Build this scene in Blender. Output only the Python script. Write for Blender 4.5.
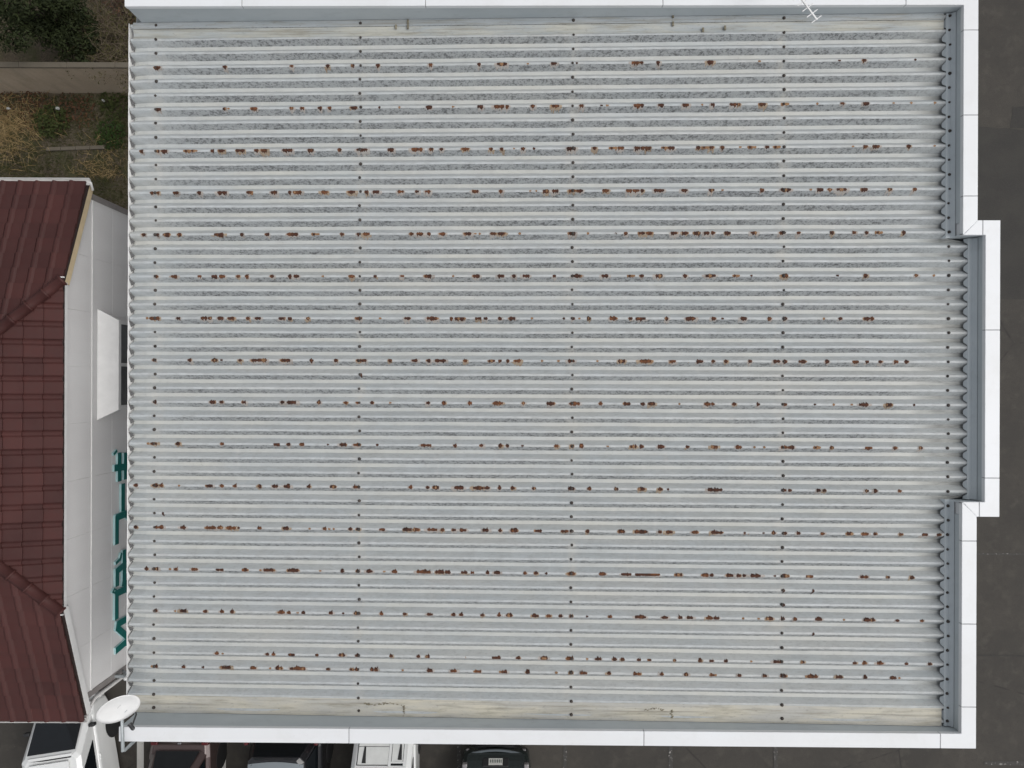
import bpy, bmesh, math, random
from mathutils import Vector, Matrix

random.seed(7)
R = math.radians
scene = bpy.context.scene
for o in list(bpy.data.objects):
    bpy.data.objects.remove(o)
col = scene.collection

# ------------------------------------------------------------------ camera, sky, sun, exposure
CAM_H = 18.0
F_PX = 720.0
ROLL = R(0.19)
cam_data = bpy.data.cameras.new("camera")
cam_data.sensor_width = 36.0
cam_data.lens = 36.0 * F_PX / 1024.0
cam_data.clip_start = 0.1
cam_data.clip_end = 1000.0
cam = bpy.data.objects.new("camera", cam_data)
cam.location = (0, 0, CAM_H)
cam.rotation_euler = (0, 0, ROLL)
col.objects.link(cam)
scene.camera = cam

SUN_EL, SUN_AZ = R(56), R(92)
world = bpy.data.worlds.new("World")
scene.world = world
world.use_nodes = True
wn = world.node_tree
wn.nodes.clear()
w_out = wn.nodes.new("ShaderNodeOutputWorld")
w_bg = wn.nodes.new("ShaderNodeBackground")
w_sky = wn.nodes.new("ShaderNodeTexSky")
w_sky.sky_type = 'NISHITA'
w_sky.sun_disc = False
w_sky.sun_elevation = SUN_EL
w_sky.sun_rotation = SUN_AZ
w_sky.dust_density = 4.0
w_hsv = wn.nodes.new("ShaderNodeHueSaturation")
w_hsv.inputs["Saturation"].default_value = 0.22
wn.links.new(w_sky.outputs[0], w_hsv.inputs["Color"])
wn.links.new(w_hsv.outputs[0], w_bg.inputs[0])
w_bg.inputs[1].default_value = 0.145
wn.links.new(w_bg.outputs[0], w_out.inputs[0])

sun_d = bpy.data.lights.new("sun", 'SUN')
sun_d.energy = 0.85
sun_d.angle = R(40)
sun_d.color = (1.0, 0.985, 0.96)
sun = bpy.data.objects.new("sun", sun_d)
sun.location = (0, 0, 30)
sdir = Vector((math.sin(SUN_AZ) * math.cos(SUN_EL), math.cos(SUN_AZ) * math.cos(SUN_EL), math.sin(SUN_EL)))
sun.rotation_euler = sdir.to_track_quat('Z', 'Y').to_euler()
col.objects.link(sun)

scene.view_settings.view_transform = 'Standard'
scene.view_settings.look = 'None'
scene.view_settings.exposure = 0.0
scene.view_settings.gamma = 1.0

# ------------------------------------------------------------------ helpers
def P(u, v, z):
    """World point at height z that lies at (u, v) of the survey picture taken from the drone."""
    d = CAM_H - z
    x = (u - 512.0) * d / F_PX
    y = -(v - 384.0) * d / F_PX
    c, s = math.cos(ROLL), math.sin(ROLL)
    return Vector((x * c - y * s, x * s + y * c, z))


class MB:
    def __init__(self):
        self.v, self.f, self.m = [], [], []

    def add(self, verts, faces, mi=0):
        b = len(self.v)
        self.v += [tuple(p) for p in verts]
        self.f += [tuple(i + b for i in f) for f in faces]
        self.m += [mi] * len(faces)

    def box(self, lo, hi, mi=0):
        x0, y0, z0 = lo
        x1, y1, z1 = hi
        self.add([(x0, y0, z0), (x1, y0, z0), (x1, y1, z0), (x0, y1, z0),
                  (x0, y0, z1), (x1, y0, z1), (x1, y1, z1), (x0, y1, z1)],
                 [(3, 2, 1, 0), (4, 5, 6, 7), (0, 1, 5, 4), (1, 2, 6, 5), (2, 3, 7, 6), (3, 0, 4, 7)], mi)

    def bar(self, a, b, w, h, up=(0, 0, 1), mi=0):
        a, b = Vector(a), Vector(b)
        d = (b - a).normalized()
        s = d.cross(Vector(up))
        if s.length < 1e-4:
            s = d.cross(Vector((1, 0, 0)))
        s.normalize()
        t = s.cross(d)
        s = s * (w / 2)
        t = t * (h / 2)
        self.add([a - s - t, a + s - t, a + s + t, a - s + t, b - s - t, b + s - t, b + s + t, b - s + t],
                 [(0, 1, 2, 3), (7, 6, 5, 4), (0, 4, 5, 1), (1, 5, 6, 2), (2, 6, 7, 3), (3, 7, 4, 0)], mi)

    def tube(self, pts, rads, n=8, cap=True, mi=0):
        pts = [Vector(p) for p in pts]
        if not isinstance(rads, (list, tuple)):
            rads = [rads] * len(pts)
        base = len(self.v)
        for i, p in enumerate(pts):
            d = (pts[min(i + 1, len(pts) - 1)] - pts[max(i - 1, 0)]).normalized()
            ref = Vector((0, 0, 1)) if abs(d.z) < 0.9 else Vector((1, 0, 0))
            s = d.cross(ref).normalized()
            t = s.cross(d)
            for k in range(n):
                a = 2 * math.pi * k / n
                self.v.append(tuple(p + (s * math.cos(a) + t * math.sin(a)) * rads[i]))
        for i in range(len(pts) - 1):
            for k in range(n):
                a = base + i * n + k
                b = base + i * n + (k + 1) % n
                self.f.append((a, b, b + n, a + n))
                self.m.append(mi)
        if cap:
            self.f.append(tuple(base + k for k in reversed(range(n))))
            self.m.append(mi)
            e = base + (len(pts) - 1) * n
            self.f.append(tuple(e + k for k in range(n)))
            self.m.append(mi)

    def prism(self, poly, z0, z1, mi=0):
        n = len(poly)
        vs = [(p[0], p[1], z0) for p in poly] + [(p[0], p[1], z1) for p in poly]
        fs = [tuple(reversed(range(n))), tuple(range(n, 2 * n))]
        fs += [(i, (i + 1) % n, (i + 1) % n + n, i + n) for i in range(n)]
        self.add(vs, fs, mi)

    def mesh(self, name, mats):
        me = bpy.data.meshes.new(name)
        me.from_pydata(self.v, [], self.f)
        if not isinstance(mats, (list, tuple)):
            mats = [mats]
        for m in mats:
            me.materials.append(m)
        if len(mats) > 1:
            me.polygons.foreach_set("material_index", self.m)
        me.update()
        return me

    def build(self, name, mats, parent=None, smooth=False, bevel=0.0, recalc=True):
        me = self.mesh(name, mats)
        if recalc or bevel:
            bm = bmesh.new()
            bm.from_mesh(me)
            if recalc:
                bmesh.ops.recalc_face_normals(bm, faces=bm.faces)
            bm.to_mesh(me)
            bm.free()
        if smooth:
            me.polygons.foreach_set("use_smooth", [True] * len(me.polygons))
        o = link(name, me, parent)
        if bevel:
            md = o.modifiers.new("bevel", 'BEVEL')
            md.width = bevel
            md.segments = 2
            md.limit_method = 'ANGLE'
            md.angle_limit = R(35)
        return o


def link(name, data, parent=None):
    o = bpy.data.objects.new(name, data)
    col.objects.link(o)
    if parent is not None:
        o.parent = parent
        o.matrix_parent_inverse = PINV.get(parent.name, Matrix.Identity(4))
    return o


PINV = {}


def tag(o, label=None, cat=None, group=None, kind=None):
    if label:
        o["label"] = label
    if cat:
        o["category"] = cat
    if group:
        o["group"] = group
    if kind:
        o["kind"] = kind
    return o


def thing(name, label, cat, loc=(0, 0, 0), rz=0.0, group=None):
    o = bpy.data.objects.new(name, None)
    o.empty_display_size = 0.3
    o.location = loc
    o.rotation_euler = (0, 0, rz)
    col.objects.link(o)
    return tag(o, label, cat, group)


def world_parts(o):
    """Parts of this thing are written in world coordinates although its Empty stands at its base."""
    PINV[o.name] = Matrix.Translation(-Vector(o.location))
    return o


def copy_tree(o, parent=None):
    c = o.copy()
    col.objects.link(c)
    c.parent = parent
    for ch in list(o.children):
        copy_tree(ch, c)
    return c


# ------------------------------------------------------------------ materials
class NT:
    def __init__(self, name):
        self.mat = bpy.data.materials.new(name)
        self.mat.use_nodes = True
        self.t = self.mat.node_tree
        self.t.nodes.clear()
        self.out = self.n("ShaderNodeOutputMaterial")
        self.b = self.n("ShaderNodeBsdfPrincipled")
        self.l(self.b.outputs[0], self.out.inputs[0])
        self._tc = None

    def n(self, kind, **kw):
        nd = self.t.nodes.new(kind)
        for k, val in kw.items():
            setattr(nd, k, val)
        return nd

    def l(self, a, b):
        self.t.links.new(a, b)

    def put(self, sock, val):
        if isinstance(val, (int, float)):
            sock.default_value = val
        elif isinstance(val, (tuple, list)):
            sock.default_value = (*val, 1.0) if len(val) == 3 and sock.type == 'RGBA' else val
        else:
            self.l(val, sock)

    def co(self, scale=(1, 1, 1), space="Object"):
        if self._tc is None:
            self._tc = self.n("ShaderNodeTexCoord")
        mp = self.n("ShaderNodeMapping")
        mp.inputs["Scale"].default_value = scale
        self.l(self._tc.outputs[space], mp.inputs[0])
        return mp.outputs[0]

    def pos(self):
        if not hasattr(self, "_geo"):
            self._geo = self.n("ShaderNodeNewGeometry")
        return self._geo.outputs["Position"]

    def noise(self, scale, vec=None, detail=4, rough=0.55, world=False):
        nd = self.n("ShaderNodeTexNoise")
        nd.inputs["Scale"].default_value = scale
        nd.inputs["Detail"].default_value = detail
        nd.inputs["Roughness"].default_value = rough
        self.l(vec if vec is not None else (self.pos() if world else self.co()), nd.inputs["Vector"])
        return nd.outputs["Fac"]

    def wpos(self, scale):
        mp = self.n("ShaderNodeMapping")
        mp.inputs["Scale"].default_value = scale
        self.l(self.pos(), mp.inputs[0])
        return mp.outputs[0]

    def ramp(self, fac, a, b, ca=0.0, cb=1.0):
        nd = self.n("ShaderNodeMapRange")
        nd.clamp = True
        self.put(nd.inputs["Value"], fac)
        nd.inputs["From Min"].default_value = a
        nd.inputs["From Max"].default_value = b
        nd.inputs["To Min"].default_value = ca
        nd.inputs["To Max"].default_value = cb
        return nd.outputs[0]

    def math(self, op, a, b=0.0):
        nd = self.n("ShaderNodeMath", operation=op)
        self.put(nd.inputs[0], a)
        self.put(nd.inputs[1], b)
        return nd.outputs[0]

    def mix(self, fac, a, b, mode='MIX'):
        nd = self.n("ShaderNodeMix", data_type='RGBA', blend_type=mode)
        self.put(nd.inputs["Factor"], fac)
        self.put(nd.inputs[6], a)
        self.put(nd.inputs[7], b)
        return nd.outputs[2]

    def bump(self, h, strength=0.2, dist=0.01):
        nd = self.n("ShaderNodeBump")
        nd.inputs["Strength"].default_value = strength
        nd.inputs["Distance"].default_value = dist
        self.l(h, nd.inputs["Height"])
        self.l(nd.outputs[0], self.b.inputs["Normal"])

    def done(self, color=None, rough=None, metal=None, **kw):
        if color is not None:
            self.put(self.b.inputs["Base Color"], color)
        if rough is not None:
            self.put(self.b.inputs["Roughness"], rough)
        if metal is not None:
            self.put(self.b.inputs["Metallic"], metal)
        for k, val in kw.items():
            self.put(self.b.inputs[k.replace("_", " ")], val)
        return self.mat


def simple(name, c, rough=0.5, metal=0.0, var=0.12, scale=6.0, **kw):
    m = NT(name)
    f = m.noise(scale, world=True)
    d = tuple(max(0.0, x * (1 - var)) for x in c)
    l_ = tuple(min(1.0, x * (1 + var)) for x in c)
    return m.done(m.mix(m.ramp(f, 0.3, 0.7), d, l_), rough, metal, **kw)


def mat_roof():
    m = NT("weathered_roof_sheet")
    at = m.n("ShaderNodeAttribute", attribute_name="zone")
    zone = at.outputs["Fac"]
    sep = m.n("ShaderNodeSeparateXYZ")
    m.l(m.pos(), sep.inputs[0])
    X, Y = sep.outputs[0], sep.outputs[1]

    def is_zone(k):
        a = m.math('SUBTRACT', zone, float(k))
        a = m.math('ABSOLUTE', a)
        return m.math('LESS_THAN', a, 0.3)
    inf = m.n("ShaderNodeObjectInfo")
    big = m.noise(0.5, m.wpos((1, 1, 1)), 5)
    streak = m.noise(5.0, m.wpos((0.16, 2.2, 1)), 5, 0.65)
    fine = m.noise(40, m.wpos((0.5, 1, 1)), 3)
    base = m.mix(m.ramp(streak, 0.3, 0.72), (0.425, 0.46, 0.468), (0.525, 0.55, 0.55))
    base = m.mix(m.ramp(big, 0.35, 0.7, 0.0, 0.28), base, (0.45, 0.475, 0.505))
    base = m.mix(m.math('MULTIPLY', inf.outputs["Random"], 0.16), base, (0.52, 0.53, 0.53))
    # dusty cream deposit that the rain leaves on the flats of the troughs
    cream = m.noise(2.1, m.wpos((0.35, 1.3, 1)), 5, 0.6)
    cr_f = m.math('MULTIPLY', is_zone(2), m.ramp(cream, 0.36, 0.66, 0.12, 0.8))
    base = m.mix(cr_f, base, (0.545, 0.545, 0.50))
    cr3 = m.math('MULTIPLY', is_zone(3), m.ramp(cream, 0.45, 0.75, 0.0, 0.35))
    base = m.mix(cr3, base, (0.5, 0.5, 0.46))
    mot = m.noise(11, m.wpos((0.45, 1.0, 1)), 5, 0.7)
    base = m.mix(m.ramp(mot, 0.42, 0.7, 0, 0.35), base, (0.345, 0.345, 0.33))
    warm = m.noise(1.6, m.wpos((0.25, 1.0, 1)), 5, 0.65)
    base = m.mix(m.ramp(warm, 0.45, 0.7, 0, 0.4), base, (0.545, 0.535, 0.49))
    run = m.noise(3.0, m.wpos((4.0, 0.4, 1)), 4, 0.6)
    base = m.mix(m.ramp(run, 0.58, 0.72, 0, 0.22), base, (0.60, 0.59, 0.56))
    # lichen and grime specks on the sides that face the lower edge of the plan
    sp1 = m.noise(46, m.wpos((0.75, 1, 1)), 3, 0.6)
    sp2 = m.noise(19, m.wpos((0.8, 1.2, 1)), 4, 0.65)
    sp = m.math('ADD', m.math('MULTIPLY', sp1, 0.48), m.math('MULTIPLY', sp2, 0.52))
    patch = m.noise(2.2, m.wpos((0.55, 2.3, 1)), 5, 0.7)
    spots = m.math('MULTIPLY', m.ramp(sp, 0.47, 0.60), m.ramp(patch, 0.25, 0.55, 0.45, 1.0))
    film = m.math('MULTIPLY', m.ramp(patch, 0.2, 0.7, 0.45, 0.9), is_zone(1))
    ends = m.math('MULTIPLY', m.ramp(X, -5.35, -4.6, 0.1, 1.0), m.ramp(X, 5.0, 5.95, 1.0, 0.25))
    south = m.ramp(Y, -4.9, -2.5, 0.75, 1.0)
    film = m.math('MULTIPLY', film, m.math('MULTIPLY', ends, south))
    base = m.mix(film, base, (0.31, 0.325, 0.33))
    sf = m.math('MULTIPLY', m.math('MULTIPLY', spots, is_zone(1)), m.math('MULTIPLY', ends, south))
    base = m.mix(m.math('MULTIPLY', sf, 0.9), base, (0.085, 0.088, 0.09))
    zd = m.math('MULTIPLY', is_zone(0), m.ramp(m.noise(26, m.wpos((0.35, 1, 1)), 4, 0.7), 0.42, 0.66, 0.0, 0.5))
    base = m.mix(zd, base, (0.30, 0.305, 0.30))
    edge = m.math('MULTIPLY', is_zone(3), m.ramp(m.noise(30, m.wpos((0.4, 1, 1)), 4, 0.7), 0.5, 0.68, 0.0, 0.4))
    base = m.mix(edge, base, (0.30, 0.305, 0.30))
    # sparse specks elsewhere
    sf2 = m.math('MULTIPLY', m.ramp(m.noise(60, m.wpos((0.6, 1, 1)), 2), 0.66, 0.74), 0.4)
    base = m.mix(sf2, base, (0.2, 0.2, 0.19))
    # soot caught at the closed ends of the troughs
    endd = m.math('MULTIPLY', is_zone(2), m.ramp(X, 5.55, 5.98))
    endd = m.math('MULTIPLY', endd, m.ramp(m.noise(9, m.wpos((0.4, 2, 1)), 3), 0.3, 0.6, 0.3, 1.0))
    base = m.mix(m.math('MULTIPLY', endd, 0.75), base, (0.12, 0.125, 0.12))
    stain = None
    for bx in (-5.13, -2.17, 0.85, 3.79):
        d_ = m.math('ABSOLUTE', m.math('SUBTRACT', X, bx))
        k_ = m.ramp(d_, 0.0, 0.16, 1.0, 0.0)
        stain = k_ if stain is None else m.math('MAXIMUM', stain, k_)
    sn = m.ramp(m.noise(4.5, m.wpos((1.4, 1, 1)), 5, 0.7), 0.46, 0.66)
    base = m.mix(m.math('MULTIPLY', m.math('MULTIPLY', stain, sn), 0.55), base, (0.56, 0.545, 0.50))
    m.bump(fine, 0.06, 0.003)
    return m.done(base, 0.5, 0.0, Specular_IOR_Level=0.35)


def mat_flashing():
    m = NT("grey_flashing_metal")
    s1 = m.noise(1.2, m.wpos((0.6, 1, 1)), 5, 0.6)
    s2 = m.noise(9, m.wpos((0.5, 0.5, 1)), 4, 0.6)
    c = m.mix(m.ramp(s1, 0.3, 0.7), (0.43, 0.475, 0.495), (0.52, 0.56, 0.575))
    c = m.mix(m.ramp(s2, 0.55, 0.75, 0, 0.35), c, (0.34, 0.37, 0.38))
    return m.done(c, 0.5, 0.0)


def mat_dirty_flashing(name="silted_flashing_metal", lo=(0.43, 0.425, 0.395), hi=(0.54, 0.51, 0.42)):
    m = NT(name)
    s1 = m.noise(2.0, m.wpos((0.45, 2.5, 1)), 6, 0.65)
    s2 = m.noise(6, m.wpos((0.3, 3.0, 1)), 5, 0.65)
    s3 = m.noise(30, m.wpos((0.6, 1.5, 1)), 3)
    c = m.mix(m.ramp(s1, 0.38, 0.62), lo, hi)
    c = m.mix(m.ramp(s2, 0.50, 0.70, 0, 0.75), c, (0.25, 0.235, 0.185))
    s4 = m.noise(3.2, m.wpos((0.12, 7.0, 1)), 5, 0.7)
    c = m.mix(m.ramp(s4, 0.52, 0.66, 0, 0.65), c, (0.22, 0.205, 0.165))
    c = m.mix(m.ramp(s3, 0.6, 0.72, 0, 0.4), c, (0.17, 0.16, 0.14))
    m.bump(s2, 0.2, 0.01)
    return m.done(c, 0.6)


def mat_coping():
    m = NT("white_coping_paint")
    s1 = m.noise(0.8, m.wpos((1, 1, 1)), 4)
    s2 = m.noise(26, m.wpos((1, 1, 1)), 3)
    c = m.mix(m.ramp(s1, 0.3, 0.7), (0.745, 0.76, 0.775), (0.71, 0.72, 0.725))
    c = m.mix(m.ramp(s2, 0.62, 0.8, 0, 0.25), c, (0.6, 0.6, 0.58))
    s5 = m.noise(2.6, m.wpos((1, 1, 1)), 6, 0.7)
    c = m.mix(m.ramp(s5, 0.5, 0.75, 0, 0.3), c, (0.60, 0.60, 0.58))
    return m.done(c, 0.45)


def mat_asphalt():
    m = NT("asphalt")
    p = m.pos()
    a = m.noise(55, p, 5, 0.7)
    b = m.noise(0.55, p, 6, 0.65)
    c2 = m.noise(2.6, p, 5, 0.6)
    c = m.mix(m.ramp(a, 0.3, 0.72), (0.030, 0.027, 0.0225), (0.068, 0.060, 0.050))
    c = m.mix(m.ramp(b, 0.40, 0.60, 0, 0.75), c, (0.033, 0.030, 0.026))
    c = m.mix(m.ramp(c2, 0.52, 0.72, 0, 0.5), c, (0.078, 0.070, 0.058))
    c = m.mix(m.ramp(m.noise(7.0, p, 6, 0.7), 0.5, 0.7, 0, 0.45), c, (0.030, 0.026, 0.022))
    c = m.mix(m.ramp(m.noise(24.0, p, 3, 0.6), 0.68, 0.76, 0, 0.6), c, (0.13, 0.12, 0.105))
    vo = m.n("ShaderNodeTexVoronoi", feature='DISTANCE_TO_EDGE')
    vo.inputs["Scale"].default_value = 0.16
    dist = m.n("ShaderNodeMix", data_type='VECTOR')
    dist.inputs["Factor"].default_value = 0.06
    ns = m.n("ShaderNodeTexNoise")
    ns.inputs["Scale"].default_value = 1.3
    ns.inputs["Detail"].default_value = 5
    m.l(p, ns.inputs["Vector"])
    m.l(p, dist.inputs[4])
    m.l(ns.outputs["Color"], dist.inputs[5])
    m.l(dist.outputs[1], vo.inputs["Vector"])
    crack = m.ramp(vo.outputs["Distance"], 0.0, 0.004, 0.7, 0.0)
    crack = m.math('MULTIPLY', crack, m.ramp(c2, 0.4, 0.55))
    c = m.mix(crack, c, (0.012, 0.011, 0.010))
    m.bump(a, 0.5, 0.006)
    return m.done(c, 0.85)


def mat_patch():
    m = NT("asphalt_repair")
    a = m.noise(70, m.pos(), 4, 0.7)
    b = m.noise(1.7, m.pos(), 5)
    c = m.mix(m.ramp(a, 0.3, 0.7), (0.022, 0.021, 0.019), (0.045, 0.042, 0.038))
    c = m.mix(m.ramp(b, 0.4, 0.7, 0, 0.5), c, (0.05, 0.047, 0.04))
    return m.done(c, 0.9)


def mat_line():
    m = NT("worn_line_paint")
    a = m.noise(14, m.pos(), 5, 0.7)
    return m.done(m.mix(m.ramp(a, 0.56, 0.66), (0.045, 0.042, 0.038), (0.26, 0.25, 0.23)), 0.8)


def mat_line_good():
    m = NT("line_paint")
    a = m.noise(20, m.pos(), 5, 0.7)
    return m.done(m.mix(m.ramp(a, 0.28, 0.4), (0.12, 0.11, 0.10), (0.52, 0.51, 0.48)), 0.75)


def mat_tile():
    m = NT("brown_glazed_tile")
    inf = m.n("ShaderNodeObjectInfo")
    a = m.noise(9, m.pos(), 4)
    r = inf.outputs["Random"]
    c = m.mix(r, (0.044, 0.0145, 0.013), (0.070, 0.0225, 0.0195))
    c = m.mix(m.ramp(a, 0.35, 0.7, 0, 0.5), c, (0.052, 0.024, 0.021))
    c = m.mix(m.ramp(m.noise(1.1, m.pos(), 3), 0.4, 0.7, 0, 0.4), c, (0.085, 0.030, 0.026))
    return m.done(c, 0.55, 0.0, Specular_IOR_Level=0.28)


def mat_siding():
    m = NT("pale_wall_siding")
    a = m.noise(1.4, m.wpos((1, 1, 0.4)), 4)
    b = m.noise(60, m.pos(), 3)
    c = m.mix(m.ramp(a, 0.3, 0.7), (0.74, 0.725, 0.715), (0.80, 0.79, 0.78))
    c = m.mix(m.ramp(b, 0.4, 0.7, 0, 0.15), c, (0.5, 0.49, 0.48))
    m.bump(b, 0.15, 0.003)
    return m.done(c, 0.7)


def mat_rust(name, dark, light, sc=30):
    m = NT(name)
    a = m.noise(sc, m.pos(), 4, 0.65)
    b = m.noise(3.1, m.pos(), 3)
    c = m.mix(m.ramp(a, 0.35, 0.68), dark, light)
    c = m.mix(m.ramp(b, 0.5, 0.7, 0, 0.5), c, tuple(x * 0.45 for x in dark))
    m.bump(a, 0.6, 0.006)
    return m.done(c, 0.9)


def mat_concrete(name="old_concrete_block", k=1.0):
    m = NT(name)
    a = m.noise(1.5, m.wpos((1, 1, 1.2)), 6, 0.65)
    b = m.noise(34, m.pos(), 4)
    s = m.noise(2.4, m.wpos((1.6, 1, 0.25)), 5, 0.6)
    c = m.mix(m.ramp(a, 0.3, 0.7), (0.46, 0.375, 0.275), (0.56, 0.465, 0.355))
    c = m.mix(m.ramp(s, 0.5, 0.72, 0, 0.25), c, (0.10, 0.088, 0.07))
    c = m.mix(m.ramp(b, 0.5, 0.8, 0, 0.3), c, (0.14, 0.125, 0.105))
    c = m.mix(1.0 - k, c, (0.06, 0.055, 0.042))
    m.bump(b, 0.3, 0.006)
    return m.done(c, 0.9)


def mat_soil():
    m = NT("garden_soil")
    a = m.noise(2.2, m.pos(), 6, 0.65)
    b = m.noise(22, m.pos(), 4, 0.7)
    g = m.noise(0.9, m.pos(), 4)
    c = m.mix(m.ramp(b, 0.3, 0.7), (0.045, 0.036, 0.024), (0.125, 0.10, 0.07))
    c = m.mix(m.ramp(a, 0.45, 0.62, 0, 0.7), c, (0.055, 0.062, 0.022))
    c = m.mix(m.ramp(g, 0.5, 0.65, 0, 0.5), c, (0.12, 0.10, 0.06))
    m.bump(b, 0.8, 0.03)
    return m.done(c, 1.0)


def mat_leaf(name, dark, light):
    m = NT(name)
    a = m.noise(5.5, m.pos(), 3)
    b = m.noise(40, m.pos(), 2)
    c = m.mix(m.ramp(a, 0.3, 0.7), dark, light)
    c = m.mix(m.ramp(b, 0.4, 0.7, 0, 0.4), c, tuple(x * 0.6 for x in dark))
    return m.done(c, 0.65, 0.0, Specular_IOR_Level=0.15)


def mat_paint(name, c, metal=0.0, rough=0.25, coat=0.6):
    m = NT(name)
    a = m.noise(3.0, m.pos(), 4)
    d = m.noise(60, m.pos(), 3)
    k = m.mix(m.ramp(a, 0.3, 0.7, 0, 0.25), c, tuple(x * 0.85 for x in c))
    k = m.mix(m.ramp(d, 0.55, 0.8, 0, 0.15), k, (0.25, 0.24, 0.22))
    return m.done(k, rough, metal, Coat_Weight=coat, Coat_Roughness=0.06)


M = {
    'roof': mat_roof(), 'flash': mat_flashing(), 'silt': mat_dirty_flashing(), 'silt3': mat_dirty_flashing('blue_grey_flashing_metal', (0.31, 0.345, 0.365), (0.385, 0.41, 0.42)), 'silt2': mat_dirty_flashing('greyed_flashing_metal', (0.36, 0.39, 0.40), (0.47, 0.465, 0.41)), 'coping': mat_coping(),
    'asphalt': mat_asphalt(), 'patch': mat_patch(), 'line': mat_line(), 'line2': mat_line_good(),
    'tile': mat_tile(), 'siding': mat_siding(),
    'rust': mat_rust("dark_rust", (0.028, 0.011, 0.007), (0.105, 0.036, 0.017)),
    'ochre': mat_rust("ochre_rust_stain", (0.20, 0.10, 0.045), (0.33, 0.20, 0.11), 45),
    'halo': mat_rust("pale_rust_bleed", (0.36, 0.31, 0.27), (0.46, 0.45, 0.43), 60),
    'bolt': simple("dull_bolt_steel", (0.052, 0.042, 0.036), 0.7, 0.1, var=0.5, scale=4),
    'joint': simple("joint_sealant", (0.26, 0.265, 0.27), 0.8),
    'wall': simple("outer_wall_panel", (0.66, 0.67, 0.68), 0.5, scale=1.5),
    'concrete': mat_concrete(), 'mossy': mat_concrete('mossy_concrete', 0.14), 'soil': mat_soil(),
    'trim': simple("white_trim", (0.78, 0.775, 0.76), 0.45, var=0.05),
    'cream': simple("cream_barge_board", (0.62, 0.50, 0.32), 0.6, var=0.1),
    'gutter': simple("white_plastic_gutter", (0.70, 0.69, 0.67), 0.4, var=0.08),
    'under': simple("roof_underlay", (0.03, 0.018, 0.016), 0.9),
    'teal': simple("teal_letter_face", (0.006, 0.15, 0.135), 0.4, var=0.08),
    'teal_skylit': simple("skylit_teal_letter_side", (0.40, 0.60, 0.61), 0.4, var=0.06),  # paler teal paints the sky light onto the letter sides
    'glass': simple("grey_window_glass", (0.15, 0.155, 0.155), 0.12, var=0.25, scale=2.5),
    'carglass': simple("car_window_glass", (0.007, 0.009, 0.011), 0.05, var=0.1),
    'alu': simple("aluminium", (0.55, 0.56, 0.57), 0.35, 0.7, var=0.08),
    'galv': simple("galvanised_pipe", (0.36, 0.39, 0.40), 0.45, 0.3, var=0.1),
    'dish': simple("white_dish_enamel", (0.74, 0.74, 0.73), 0.4, var=0.05),
    'darkmetal': simple("dark_metal", (0.05, 0.05, 0.052), 0.5, 0.4),
    'white': mat_paint("white_car_paint", (0.74, 0.75, 0.74)),
    'black': mat_paint("black_car_paint", (0.010, 0.010, 0.012)),
    'taupe': mat_paint("taupe_metallic_paint", (0.085, 0.058, 0.055), 0.4, 0.35),
    'blackgreen': mat_paint("green_black_car_paint", (0.010, 0.016, 0.015)),
    'bluegrey': mat_paint("blue_grey_car_paint", (0.10, 0.118, 0.13), 0.3, 0.3), 'dimlamp': simple('smoked_lamp', (0.22, 0.21, 0.21), 0.12),
    'tyre': simple("tyre_rubber", (0.018, 0.018, 0.018), 0.85),
    'rim': simple("wheel_rim", (0.32, 0.32, 0.33), 0.35, 0.8),
    'redlamp': simple("red_tail_lamp", (0.075, 0.008, 0.010), 0.2, var=0.2),
    'clearlamp': simple("clear_lamp", (0.6, 0.6, 0.58), 0.12, 0.2),
    'plastic': simple("black_plastic", (0.02, 0.02, 0.021), 0.6),
    'plate': simple("number_plate", (0.62, 0.62, 0.58), 0.5, var=0.03),
    'ink': simple("plate_ink", (0.02, 0.045, 0.03), 0.6),
    'shade': simple("white_sunshade", (0.66, 0.67, 0.65), 0.6, var=0.06),
    'leafdark': mat_leaf("evergreen_leaf", (0.008, 0.012, 0.004), (0.034, 0.044, 0.015)),
    'leafgreen': mat_leaf("green_weed_leaf", (0.024, 0.033, 0.009), (0.054, 0.066, 0.019)),
    'leafolive': mat_leaf("olive_leaf", (0.040, 0.040, 0.014), (0.095, 0.086, 0.034)),
    'straw': mat_leaf("dry_grass_blade", (0.20, 0.14, 0.06), (0.38, 0.28, 0.14)),
    'brownleaf': mat_leaf("dead_leaf", (0.06, 0.030, 0.018), (0.12, 0.065, 0.035)),
    'bark': simple("bark", (0.055, 0.042, 0.032), 0.95, var=0.3, scale=20),
    'litter': simple("pale_plastic_scrap", (0.36, 0.37, 0.36), 0.6),
}

# ------------------------------------------------------------------ ground
g = MB()
N = 24
ext = 150.0
for j in range(N + 1):
    for i in range(N + 1):
        g.v.append((-ext + 2 * ext * i / N, -ext + 2 * ext * j / N, 0.0))
for j in range(N):
    for i in range(N):
        a = j * (N + 1) + i
        g.f.append((a, a + 1, a + N + 2, a + N + 1))
        g.m.append(0)
tag(g.build("ground", M['asphalt'], recalc=False), kind="structure")

# garden bed west of the building, behind the tiled house
GX0, GX1, GY0, GY1 = -20.0, -5.2, 2.6, 15.0
g = MB()
nx, ny = 74, 62
for j in range(ny + 1):
    for i in range(nx + 1):
        x = GX0 + (GX1 - GX0) * i / nx
        y = GY0 + (GY1 - GY0) * j / ny
        e = min(i, nx - i, j, ny - j)
        h = 0.006 + (0.02 + 0.035 * math.sin(x * 2.1 + y) * math.sin(y * 2.7 - x) + random.uniform(0, .03) if e > 0 else 0)
        g.v.append((x, y, max(0.006, h)))
for j in range(ny):
    for i in range(nx):
        a = j * (nx + 1) + i
        g.f.append((a, a + 1, a + nx + 2, a + nx + 1))
        g.m.append(0)
tag(g.build("garden_soil", M['soil'], recalc=False, smooth=True), kind="structure")


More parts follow.
